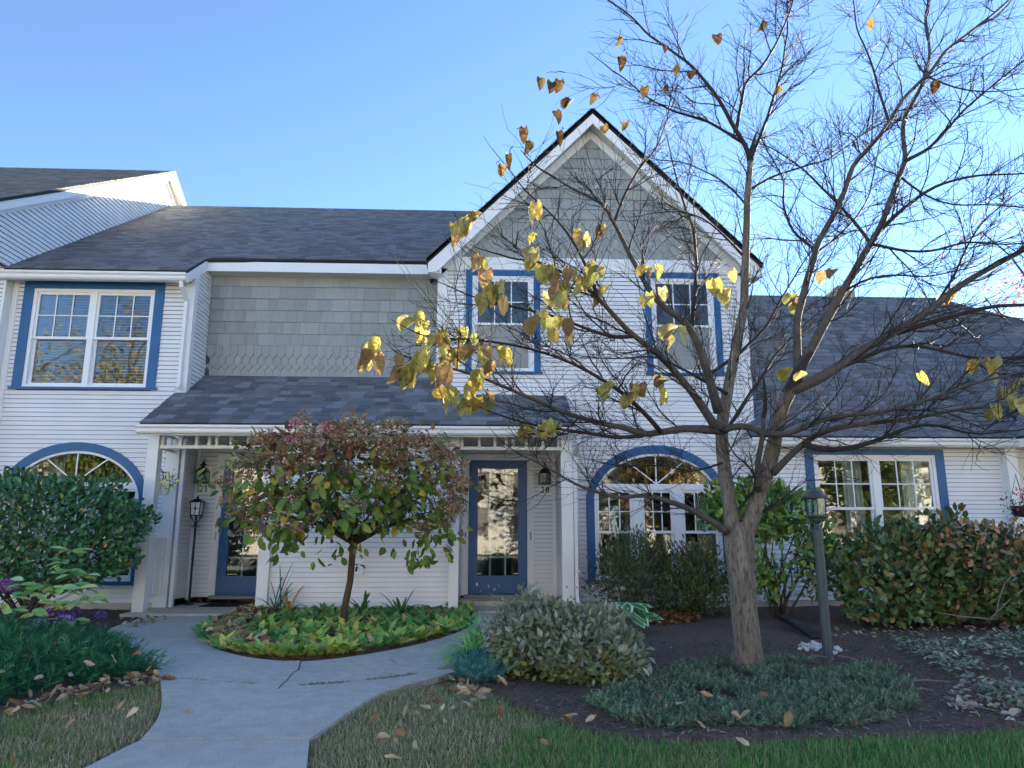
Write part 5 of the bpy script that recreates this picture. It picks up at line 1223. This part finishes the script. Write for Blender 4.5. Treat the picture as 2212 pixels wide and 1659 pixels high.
# ================================================================ small things
LG = glassmat('lamp_glass', 1.5, (.8, .88, .85), .08); BULB = mat('bulb_tube', (.75, .72, .65), .4); POSTM = mat('post_paint', (.055, .075, .08), .45, var=.15, vscale=20)
lp = thing('lamp_post', (2.97, 6.47, 0), 'dark grey post lantern standing in the mulch beside the tree', 'lamp post')
cx, cy = 2.97, 6.47
fl = MB(); n = 24; prof = [(.048, -.03), (.048, .03), (.042, .05), (.0415, 1.02)]
for i, (r_, z) in enumerate(prof):
    for k in range(n): rr = r_*(1 if (k % 2 or i < 2) else .93); fl.v.append((cx+rr*math.cos(2*math.pi*k/n), cy+rr*math.sin(2*math.pi*k/n), z))
for i in range(3):
    for k in range(n): fl.f.append((i*n+k, i*n+(k+1) % n, (i+1)*n+(k+1) % n, (i+1)*n+k)); fl.c.append(None)
fl.build('post', POSTM, lp)
MB().lathe(cx, cy, [(.043, 1.018), (.0445, 1.02), (.0445, 1.035), (.043, 1.037), (.043, 1.09), (.036, 1.115), (.022, 1.13), (.018, 1.15), (.03, 1.165), (.052, 1.185), (.056, 1.2), (.1, 1.212), (.102, 1.226), (.0, 1.228)], 16).build('collar', POSTM, lp, smooth=False)
for k in range(6):
    a0, a1 = math.pi/3*k+.26, math.pi/3*(k+1)+.26; p = [(cx+r_*math.cos(a), cy+r_*math.sin(a)) for r_, a in ((.082, a0), (.082, a1))]; q = [(cx+r_*math.cos(a), cy+r_*math.sin(a)) for r_, a in ((.092, a0), (.092, a1))]
    MB().tube([(p[0][0], p[0][1], 1.226), (q[0][0], q[0][1], 1.372)], .006, 4).build('cage_bar', POSTM, lp)
    MB().hexa([(p[0][0], p[0][1], 1.228), (p[1][0], p[1][1], 1.228), (p[1][0]*.98+cx*.02, p[1][1]*.98+cy*.02, 1.228), (p[0][0]*.98+cx*.02, p[0][1]*.98+cy*.02, 1.228), (q[0][0], q[0][1], 1.37), (q[1][0], q[1][1], 1.37), (q[1][0]*.98+cx*.02, q[1][1]*.98+cy*.02, 1.37), (q[0][0]*.98+cx*.02, q[0][1]*.98+cy*.02, 1.37)]).build('glass_pane', LG, lp)
MB().lathe(cx, cy, [(.0, 1.368), (.104, 1.37), (.112, 1.378), (.1, 1.392), (.084, 1.4), (.066, 1.428), (.05, 1.443), (.022, 1.452), (.0, 1.454)], 18).build('roof', POSTM, lp, smooth=True)
MB().lathe(cx, cy, [(.012, 1.45), (.006, 1.462), (.013, 1.47), (.006, 1.478), (.011, 1.492), (.005, 1.51), (.0, 1.522)], 10).build('finial', POSTM, lp, smooth=True)
MB().lathe(cx, cy, [(.02, 1.228), (.02, 1.245), (.014, 1.248), (.014, 1.32), (.02, 1.33), (.017, 1.35), (.0, 1.36)], 12).build('bulb', BULB, lp, smooth=True)

# numerals drawn as flat raised strokes (XZ plane, facing -Y)
INK = mat('numeral', (.012, .011, .012), .5)
def stroke(m, pts, wd, Y):
    for i in range(len(pts)-1):
        a, b = Vector(pts[i]), Vector(pts[i+1]); d = (b-a).normalized(); nA = Vector((-d.y, d.x))
        wa, wb = 1.6*wd(i/(len(pts)-1)), 1.6*wd((i+1)/(len(pts)-1)); a2, b2 = a-d*.001, b+d*.001
        m.prism([a2-nA*wa/2, b2-nA*wb/2, b2+nA*wb/2, a2+nA*wa/2], Y-.004-i*2e-5, Y)
def arc(cx_, cz, rx, rz, a0, a1, n=14): return [(cx_+rx*math.cos(R(a0+(a1-a0)*i/n)), cz+rz*math.sin(R(a0+(a1-a0)*i/n))) for i in range(n+1)]
def numeral(ch, x, z, h, Y, parent, m=INK):
    b = MB(); w_ = h*.5
    thick = lambda lo, hi: (lambda t: h*(lo+(hi-lo)*math.sin(math.pi*t)))
    if ch == '3':
        stroke(b, arc(x, z+h*.27, w_*.4, h*.2, 150, -60), thick(.05, .13), Y); stroke(b, arc(x-.02*h, z-h*.2, w_*.46, h*.27, 75, -165, 18), thick(.05, .15), Y)
        b.prism([(x-w_*.36+h*.06*math.cos(k*1.05), z+h*.34+h*.06*math.sin(k*1.05)) for k in range(6)], Y-.006, Y); b.prism([(x-w_*.42+h*.065*math.cos(k*1.05), z-h*.26+h*.065*math.sin(k*1.05)) for k in range(6)], Y-.006, Y)
    elif ch == '1':
        stroke(b, [(x, z-h*.48), (x, z+h*.48)], lambda t: h*.1, Y); stroke(b, [(x-h*.12, z-h*.47), (x+h*.12, z-h*.47)], lambda t: h*.05, Y-.001); stroke(b, [(x, z+h*.46), (x-h*.13, z+h*.36)], lambda t: h*.05, Y-.001)
    elif ch == '0':
        stroke(b, arc(x, z, w_*.44, h*.46, 90, 270, 16), thick(.05, .14), Y); stroke(b, arc(x, z, w_*.44, h*.46, -90, 90, 16), thick(.05, .14), Y-.0005)
    elif ch == '2':
        stroke(b, arc(x, z+h*.22, w_*.42, h*.25, 165, -30)+[(x+.1*h, z-h*.15), (x-w_*.4, z-h*.45)], thick(.05, .12), Y); stroke(b, [(x-w_*.42, z-h*.45), (x, z-h*.4), (x+w_*.45, z-h*.45)], lambda t: h*.09, Y-.001)
    return b.build('numeral', m, parent)
PLQ = mat('plaque', (.86, .85, .78), .5, var=.05)
def wall_lantern(x, label, num, plab):
    Y = DP-.02
    t = thing('wall_lantern', (x, Y, 1.84), label, 'wall lamp')
    MB().box(x-.07, x+.115, Y-.02, Y-.001, 1.845, 2.09).build('back_plate', PLQ, t)
    y0 = Y-.135; yc = Y-.08
    fr = [(-.105, 1.845), (.105, 1.845), (.085, 2.02), (-.085, 2.02)]
    z0, z1 = 1.845, 2.0; a, b_ = .09, .1
    MB().box(x-a-.005, x+a+.005, yc-.075, yc+.055, z0-.012, z0).build('base', BRONZE, t)
    for sx in (-1, 1):
        for sy in (-1, 1): MB().tube([(x+sx*a, yc+sy*.06, z0), (x+sx*(a-.005), yc+sy*.06, z1)], .007, 4).build('cage_bar', BRONZE, t)
    for sy in (-1, 1): MB().box(x-a, x+a, yc+sy*.058-.002, yc+sy*.058+.002, z0, z1).build('glass_pane', LG, t)
    rf = MB(); c = [(x-a-.008, yc-.072), (x+a+.008, yc-.072), (x+a+.008, yc+.055), (x-a-.008, yc+.055)]; c2 = [(x-.045, yc-.035), (x+.045, yc-.035), (x+.045, yc+.035), (x-.045, yc+.035)]
    rf.hexa([(*p, z1) for p in c]+[(*p, z1+.075) for p in c2]); rf.build('roof', BRONZE, t)
    MB().lathe(x, yc, [(.022, 2.074), (.02, 2.1), (.045, 2.105), (.05, 2.115), (.02, 2.135), (.012, 2.16), (.0, 2.165)], 12).build('cap', BRONZE, t, smooth=True)
    MB().tube([(x+.022*math.cos(k*.524), yc, 2.19+.026*math.sin(k*.524)) for k in range(13)], .004, 5).build('ring', BRONZE, t)
    MB().tube([(x, Y, 2.06), (x, yc, 2.05)], .012, 6).build('bracket', BRONZE, t)
    MB().lathe(x, yc, [(.012, z0), (.012, z0+.06), (.02, z0+.07), (.016, z0+.1), (.0, z0+.11)], 8).build('bulb', BULB, t)
    q = thing('house_number_plaque', (x, Y, 1.67), plab, 'sign'); MB().box(x-.085, x+.105, Y-.02, Y-.002, 1.672, 1.83).build('board', PLQ, q)
    numeral(num[0], x-.035, 1.75, .092, Y-.0205, q); numeral(num[1], x+.05, 1.75, .092, Y-.0205, q)
wall_lantern(-4.27, 'bronze wall lantern left of the number 31 door', '31', 'cream number plaque left of the door half hidden by the hydrangea')
wall_lantern(1.02, 'bronze wall lantern right of the number 30 door', '30', 'cream number plaque right of the door above the sage shrub')
nm = thing('house_number', (-4.6, 10.9, 2.2), 'grey numeral 2 on the clapboards behind the porch post', 'sign'); numeral('2', -4.585, 2.195, .12, FP-.02, nm, mat('grey_numeral', (.2, .2, .19), .5))

# solar garden lamp by the number 31 door
gx, gy = -4.22, 11.35; GL2 = mat('frosted_glass', (.85, .86, .8), .4)
gl_ = thing('garden_lamp', (gx, gy, .055), 'slim black scrolled garden lamp beside the number 31 door', 'lamp')
MB().tube([(gx, gy, .055), (gx, gy, 1.33)], .017, 10).build('post', BLACKM, gl_); MB().lathe(gx, gy, [(.07, .055), (.065, .07), (.025, .085), (.02, .11), (.0, .111)], 12).build('foot', BLACKM, gl_)
for z in (.62, .7): MB().lathe(gx, gy, [(.018, z), (.024, z+.01), (.018, z+.02)], 10).build('collar', BLACKM, gl_)
for s_ in (-1, 1):
    MB().tube([(gx+s_*(.018+.05*(1-math.cos(t*3.14))*.5), gy, 1.2+.13*t) for t in np.linspace(0, 1, 8)]+[(gx+s_*(.068+.022*math.sin(a)), gy, 1.31+.022*math.cos(a)-.0) for a in np.linspace(0, 5, 10)], .006, 5).build('scroll', BLACKM, gl_)
    MB().tube([(gx+s_*.016, gy, 1.2), (gx+s_*.03, gy, 1.17)]+[(gx+s_*(.04+.016*math.sin(a)), gy, 1.175-.016*math.cos(a)) for a in np.linspace(0, 5, 9)], .005, 5).build('scroll', BLACKM, gl_)
    for sy in (-1, 1): MB().tube([(gx+s_*.062, gy+sy*.062, 1.34), (gx+s_*.075, gy+sy*.075, 1.53)], .008, 4).build('cage_bar', BLACKM, gl_)
MB().box(gx-.07, gx+.07, gy-.07, gy+.07, 1.33, 1.345).build('base', BLACKM, gl_)
MB().hexa([(gx-.055, gy-.055, 1.345), (gx+.055, gy-.055, 1.345), (gx+.055, gy+.055, 1.345), (gx-.055, gy+.055, 1.345), (gx-.066, gy-.066, 1.53), (gx+.066, gy-.066, 1.53), (gx+.066, gy+.066, 1.53), (gx-.066, gy+.066, 1.53)]).build('glass', GL2, gl_)
MB().prism([(gx-.03, 1.44), (gx-.008, 1.432), (gx, 1.405), (gx+.008, 1.432), (gx+.03, 1.44), (gx+.008, 1.448), (gx, 1.475), (gx-.008, 1.448)], gy-.075, gy-.062).box(gx-.0025, gx+.0025, gy-.0735, gy-.0635, 1.345, 1.53).box(gx-.06, gx+.06, gy-.0725, gy-.0645, 1.438, 1.442).build('star', BLACKM, gl_)
MB().hexa([(gx-.105, gy-.105, 1.53), (gx+.105, gy-.105, 1.53), (gx+.105, gy+.105, 1.53), (gx-.105, gy+.105, 1.53), (gx-.025, gy-.025, 1.585), (gx+.025, gy-.025, 1.585), (gx+.025, gy+.025, 1.585), (gx-.025, gy+.025, 1.585)]).build('roof', BLACKM, gl_)
MB().lathe(gx, gy, [(.01, 1.584), (.018, 1.6), (.008, 1.625), (.0, 1.64)], 8).build('finial', BLACKM, gl_)

# hanging pots
POTW = mat('white_pot', (.75, .76, .74), .4)
def hanging(x, y, z, label, fcols, gcols, pot, r=.09, spread=.17, nl=150, nf=26, drop=0):
    t = thing('hanging_pot', (x, y, z), label, 'flower pot')
    MB().lathe(x, y, [(.0, z), (r*.72, z), (r*.78, z+.02), (r*.98, z+.13), (r*1.06, z+.132), (r*1.06, z+.155), (r*.95, z+.156), (r*.9, z+.13), (.0, z+.13)], 18).build('pot', pot, t, smooth=False)
    if not drop: MB().box(x-.1, x+.0, y-.012, y+.012, z+.1, z+.125).build('bracket', BLACKM, t)
    for k in range(3 if drop else 0): an = k*2.09+.5; MB().tube([(x+r*math.cos(an), y+r*math.sin(an), z+.15), (x, y, z+.6)], .003, 4).build('hanger', BLACKM, t)
    P, Nn = blob(nl, (x+.02, y-.02, z+.2-drop*.4), (spread, spread*.8, .13+drop), .4, 3, .4, 2, None, int(x*3) % 7); D, N = bush_leaves(P, Nn)
    leaves(t, OVS, P, D, N, rng.uniform(.03, .055, len(P)), palette(len(P), gcols), LEAF, min(nl, 300))
    for i in range(nf):
        u_ = unit(1)[0]; p = np.array([x+.02, y-.03, z+.2-drop*.4])+u_*np.array([spread, spread*.8, .12+drop])*1.02
        if p[1] > y+.05: continue
        k = 7; N5 = np.tile((0, -1, .4), (k, 1))+rng.normal(0, .3, (k, 3)); an = np.linspace(0, 5.6, k); V, F = cards(OVS[0], OVS[1], np.tile(p, (k, 1)), np.c_[np.cos(an), -.2*np.ones(k), np.sin(an)], N5, .022, .03)
        npmesh('flower', V, F, PETAL, t, np.repeat(palette(k, fcols), 5, 0))
hanging(-4.43, 10.62, 1.6, 'white hanging pot of yellow flowers beside the number 31 porch post', [(.6, .42, .04), (.65, .5, .06), (.6, .58, .4)], [(.03, .08, .02), (.06, .11, .02), (.02, .05, .02)], POTW)
hanging(7.62, 10.2, 1.3, 'hanging fuchsia basket with magenta flowers at the right edge', [(.3, .01, .1), (.4, .02, .16)], [(.012, .03, .015), (.02, .05, .02), (.03, .03, .03)], BLACKM, .12, .26, 260, 40, .12)
# hose tap on the porch wall
ft = thing('hose_tap', (-1.65, 10.37, .6), 'white wall block with a hose tap behind the hydrangea trunk', 'tap')
MB().box(-1.73, -1.57, 10.352, 10.375, .53, .7).build('block', TRIM, ft); MB().tube([(-1.65, 10.352, .62), (-1.65, 10.29, .62), (-1.65, 10.27, .575)], .014, 8).build('spout', KNOB, ft); MB().lathe(-1.65, 10.3, [(.006, .63), (.006, .66), (.03, .662), (.03, .672), (.0, .673)], 10).build('handle', KNOB, ft)
# flat black pipe from the downspout
p0, p1 = onZ(1692, 1338, .1), onZ(1765, 1378, .04); de = thing('drain_extension', p1, 'flat black drain pipe lying on the mulch behind the trunk', 'drain pipe')
d_ = (p1-p0).normalized(); s_ = Vector((d_.y, -d_.x, 0)).normalized()*.055
MB().hexa([p0-s_, p0+s_, p1+s_, p1-s_, p0-s_+Vector((0, 0, .05)), p0+s_+Vector((0, 0, .05)), p1+s_*1.25+Vector((0, 0, .03)), p1-s_*1.25+Vector((0, 0, .03))]).build('pipe', BLACKM, de)
for k in range(5): q = p0.lerp(p1, .1+.18*k); MB().hexa([q-s_*1.05+Vector((0, 0, .0)), q+s_*1.05, q+s_*1.05+d_*.02, q-s_*1.05+d_*.02]+[v_+Vector((0, 0, .055-.003*k)) for v_ in (q-s_*1.05, q+s_*1.05, q+s_*1.05+d_*.02, q-s_*1.05+d_*.02)]).build('rib', BLACKM, de)
# white stones
STONE = mat('white_stone', (.62, .6, .56), .7, tint=True, var=.15, vscale=30)
for i in range(40):
    x, y = random.gauss(1758, 17), random.gauss(1397, 6); 
    if i > 30: x, y = random.gauss(1808, 7), random.gauss(1404, 4)
    p = onZ(x, y, .045); b = MB(); r_ = random.uniform(.014, .026); nu, nv = 7, 5
    b.lathe(0, 0, [(.0, -1), (.7, -.7), (1, 0), (.75, .65), (.0, .85)], 7); o = b.build('stone', STONE, None, col=tone(.75, 1.1)); o.scale = (r_*random.uniform(.9, 1.4), r_, r_*.75); o.rotation_euler = (random.uniform(-.4, .4), random.uniform(-.4, .4), random.uniform(0, 6)); o.location = p
    tag(o, 'small white stone in the heap behind the lamp post', 'stone', 'white stones by the lamp post')
# doormat
MB().box(-3.95, -3.05, 11.0, 11.55, .056, .068).build('doormat', mat('mat_fibre', (.02, .018, .016), .95, bump=.6, bscale=200)); tag(C.objects[-1], 'black doormat under dry leaves before the number 31 door', 'doormat')
# sticks on the mulch
for i, (a, b, lb) in enumerate((((2850, 2110), (2990, 2132), 'long pale stick on the mulch near the lawn'), ((2420, 1972), (2480, 1970), 'short pale stick left of the lamp post foot'), ((2515, 1968), (2580, 1982), 'short pale stick right of the lamp post foot'), ((2720, 2042), (2850, 2045), 'thin stick on the mulch right of the grey green mat'), ((2745, 2066), (2800, 2072), 'short stick right of the grey green mat'))):
    p, q = onZ(a[0]*.72, a[1]*.72, .055), onZ(b[0]*.72, b[1]*.72, .055); m_ = (p+q)/2+Vector((0, .01, .006)); o = MB().tube([p, m_, q], [.007, .0055, .003], 5).build('stick', mat('stick_%d' % i, (.25, .21, .17), .9)); tag(o, lb, 'stick')
# fallen leaves
DRYC = [(.34, .23, .14), (.27, .17, .09), (.4, .3, .19), (.2, .11, .06), (.45, .36, .25)]
me_c = [tmesh('fallen_leaf', curled(40+i, False, (.3, .6, .9, .45, .2)[i], .26), DRY) for i in range(5)]
SHP = ('lightly curled', 'curled', 'tightly curled', 'crinkled', 'flat')
def cname(c): return 'bleached' if c[0] > .42 else 'tan' if c[0] > .3 else 'russet' if c[0] > .22 else 'dark brown'
def fallen(pxs, label, group, z=.02, sz=(.05, .085), cols=DRYC, flat=.55):
    for x, y in pxs:
        p = onZ(x, y, z); sh_ = random.randrange(5); o = bpy.data.objects.new('fallen_leaf', me_c[sh_]); C.objects.link(o); s = random.uniform(*sz); c = random.choice(cols); k = random.uniform(.8, 1.2)
        o.location = p+Vector((0, 0, .012)); o.rotation_euler = (random.gauss(0, flat), random.gauss(0, flat), random.uniform(0, 6.28)); o.scale = (s, s, s); o.color = (c[0]*k, c[1]*k, c[2]*k, 1); tag(o, SHP[sh_]+' '+cname(c)+' '+label, 'leaf', group)
def band(pts, n, sx, sy):
    out = []
    for _ in range(n):
        t = random.random()*(len(pts)-1); k = int(t); f_ = t-k; out.append((pts[k][0]*(1-f_)+pts[k+1][0]*f_+random.gauss(0, sx), pts[k][1]*(1-f_)+pts[k+1][1]*f_+random.gauss(0, sy)))
    return out
fallen(band([(345, 1462), (280, 1468), (200, 1490), (100, 1515), (10, 1545)], 105, 9, 6), 'leaf in the drift between juniper and grass', 'leaf drift along the juniper', .04)
fallen([(160, 1525), (265, 1545), (275, 1555), (190, 1575), (230, 1500), (30, 1640), (255, 1535), (120, 1560), (140, 1580)], 'leaf on the grass left of the walk', 'leaves on the left grass', .03)
fallen(band([(960, 1462), (990, 1480), (1020, 1495), (1040, 1505)], 26, 14, 8)+[(1085, 1475), (1095, 1485), (1075, 1480)], 'leaf beside the small blue juniper', 'leaves by the blue juniper', .03, (.06, .1))
fallen([(915, 1510), (935, 1520), (905, 1530), (960, 1525), (985, 1530), (1000, 1520), (945, 1545), (975, 1550), (890, 1520), (905, 1545), (965, 1565), (880, 1565), (850, 1590), (860, 1610), (900, 1625), (840, 1600), (1085, 1555), (1185, 1615), (870, 1550), (975, 1515), (800, 1560), (1010, 1535), (920, 1500), (830, 1640)], 'leaf on the grass right of the walk', 'leaves on the right grass', .035, (.05, .085))
fallen([(857, 1434), (392, 1540), (352, 1530), (465, 1352), (905, 1430), (560, 1408)], 'leaf lying on the concrete walk', 'leaves on the walk', .035, (.06, .08), [(.5, .46, .4), (.4, .33, .22)], .15)
fallen(band([(260, 1352), (300, 1345), (340, 1338)], 34, 14, 5), 'leaf in the drift at the foot of the porch post', 'leaf drift by the porch post', .03, (.05, .085))
fallen(band([(380, 1296), (450, 1298), (545, 1300)], 42, 8, 4), 'leaf blown against the number 31 doorstep', 'leaves on the number 31 porch', .07, (.05, .09), [(.13, .07, .04), (.2, .12, .06), (.08, .045, .03)])
fallen([(1580, 1545), (1480, 1520), (1620, 1540), (1500, 1560), (1590, 1600), (1430, 1500), (1540, 1508), (1445, 1520), (1215, 1560), (1235, 1570), (1265, 1565), (1700, 1575), (1850, 1570), (1640, 1500)], 'leaf caught on the grey green mat', 'leaves on the grey green mat', .1, (.06, .09))
fallen([(120, 1390), (255, 1400), (285, 1420), (205, 1440), (250, 1435), (175, 1405), (60, 1425), (90, 1470), (150, 1465), (10, 1455)], 'leaf lying on the green juniper', 'leaves on the juniper', .2, (.06, .09))
def litter(poly, n, z, sz, cols, name, label):
    P = sample_poly(gp(poly), n); m = len(P); D = np.c_[rng.normal(size=(m, 2)), rng.normal(0, .3, m)]; N = np.c_[rng.normal(0, .5, (m, 2)), np.ones(m)]
    V, F = cards(CURL[0], CURL[1], np.c_[P, z+rng.uniform(0, .04, m)], D, N, rng.uniform(*sz, m)); tag(npmesh(name, V, F, DRY, colors=np.repeat(palette(m, cols, jit=.3), 10, 0)), label, 'leaf litter', kind='stuff')
litter([(445, 1380), (475, 1352), (545, 1322), (600, 1312), (560, 1345), (500, 1372), (540, 1400), (640, 1412), (620, 1426), (500, 1410)], 760, .07, (.06, .1), DRYC+[(.45, .4, .12), (.12, .06, .04)], 'leaf_litter', 'brown and yellow leaves banked on the left rim of the oval bed')
litter([(1380, 1335), (1420, 1325), (1500, 1330), (1510, 1350), (1440, 1360), (1390, 1355)], 420, .03, (.05, .09), [(.2, .09, .04), (.26, .12, .05), (.13, .06, .03)], 'leaf_litter', 'rusty leaves heaped under the dark feathery shrubs')
litter([(545, 1318), (1000, 1310), (1010, 1345), (900, 1385), (620, 1422), (500, 1405)], 260, .03, (.05, .09), [(.14, .08, .05), (.22, .14, .07)], 'leaf_litter', 'brown leaves between the broad leaves of the oval bed')
litter([(1850, 1370), (2212, 1350), (2212, 1375), (1950, 1390), (1760, 1385)], 130, .03, (.04, .07), [(.2, .13, .08), (.3, .24, .17)], 'leaf_litter', 'scattered leaves under the rhododendron hedge')
litter([(2080, 1480), (2212, 1500), (2212, 1580), (2100, 1560), (2040, 1540)], 150, .035, (.03, .06), [(.3, .26, .2), (.2, .16, .12), (.4, .36, .3)], 'leaf_litter', 'pale leaf scraps on the mulch at the right edge')
# ================================================================ across the road, seen in the windows; flanking houses added for bounce light
GOLD = [(.16, .115, .03), (.13, .11, .03), (.15, .085, .025), (.07, .08, .025)]; GREEN = [(.035, .06, .018), (.05, .07, .02), (.09, .09, .025)]
spots_ = [(-31, -29, 16, 4.4, GOLD), (-24, -28, 17, 4.6, GOLD), (-18, -13, 7, 2.6, GREEN), (-13, -28, 14, 3.8, GOLD), (8.5, -13, 6.5, 2.3, GOLD), (14, -28, 14, 4.2, GREEN), (19, -13.5, 6, 2.4, GREEN), (24, -28, 15, 4.4, GOLD), (1.5, -30, 17, 5, GREEN), (-5, -32, 15, 5, GOLD)]
where = ['far left golden', 'second golden', 'third, greener', 'golden', 'short golden', 'tall green', 'low green', 'far right golden', 'tallest green', 'golden rearmost']
for (x, y, h, r_, cols), w_ in zip(spots_, where):
    far_tree('roadside_tree', (x, y, 0), h, r_, w_+' tree across the court, mirrored in the windows', cols, 6500, (.2, .36), .58, .24, int(x) % 9, 'trees across the court', gap=.3)
def across(x0, x1, y, label):
    hs = thing('house_across', ((x0+x1)/2, y-3, 0), label, 'house', 'houses across the court')
    MB().box(x0, x1, y-7, y, 0, 5).build('wall', mat('render_white', (.72, .7, .65), .7, var=.05), hs)
    MB().prism([(y-7.5, 4.9), (y+.5, 4.9), (y-3.5, 7.6)], x0-.3, x1+.3, 'x').build('roof', ROOF, hs)
    k = x0+1.2
    while k < x1-1: MB().box(k-.5, k+.5, y, y+.03, 1, 2.5).build('window', ROOM, hs); MB().box(k-.5, k+.5, y, y+.03, 3.2, 4.4).build('window', ROOM, hs); k += 2.4
across(-6, 7, -17, 'plain white house across the court, mirrored in the number 30 door')
across(-38, -24, -18, 'white house added across the court to bounce sunlight, far left behind the golden trees')  # this and the next three are added; their sunlit fronts brighten the facade
across(-22, -8, -18, 'white house added across the court to bounce sunlight, behind the greener tree')
across(9, 22, -18, 'white house added across the court to bounce sunlight, behind the short golden tree')
across(24, 38, -18, 'white house added across the court to bounce sunlight, far right')
# unseen house added on the right to keep sun off the foreground
hx = thing('townhouse', (16, 13, 0), 'unseen townhouse added beyond the right edge to shade the foreground', 'house', 'attached townhouses')
MB().box(14, 30, 9.4, 15.5, 0, 5).build('wall', WHITE, hx); MB().prism([(9.0, 4.9), (15.8, 4.9), (12.4, 8.6)], 13.8, 30.2, 'x').build('roof', FELT, hx)
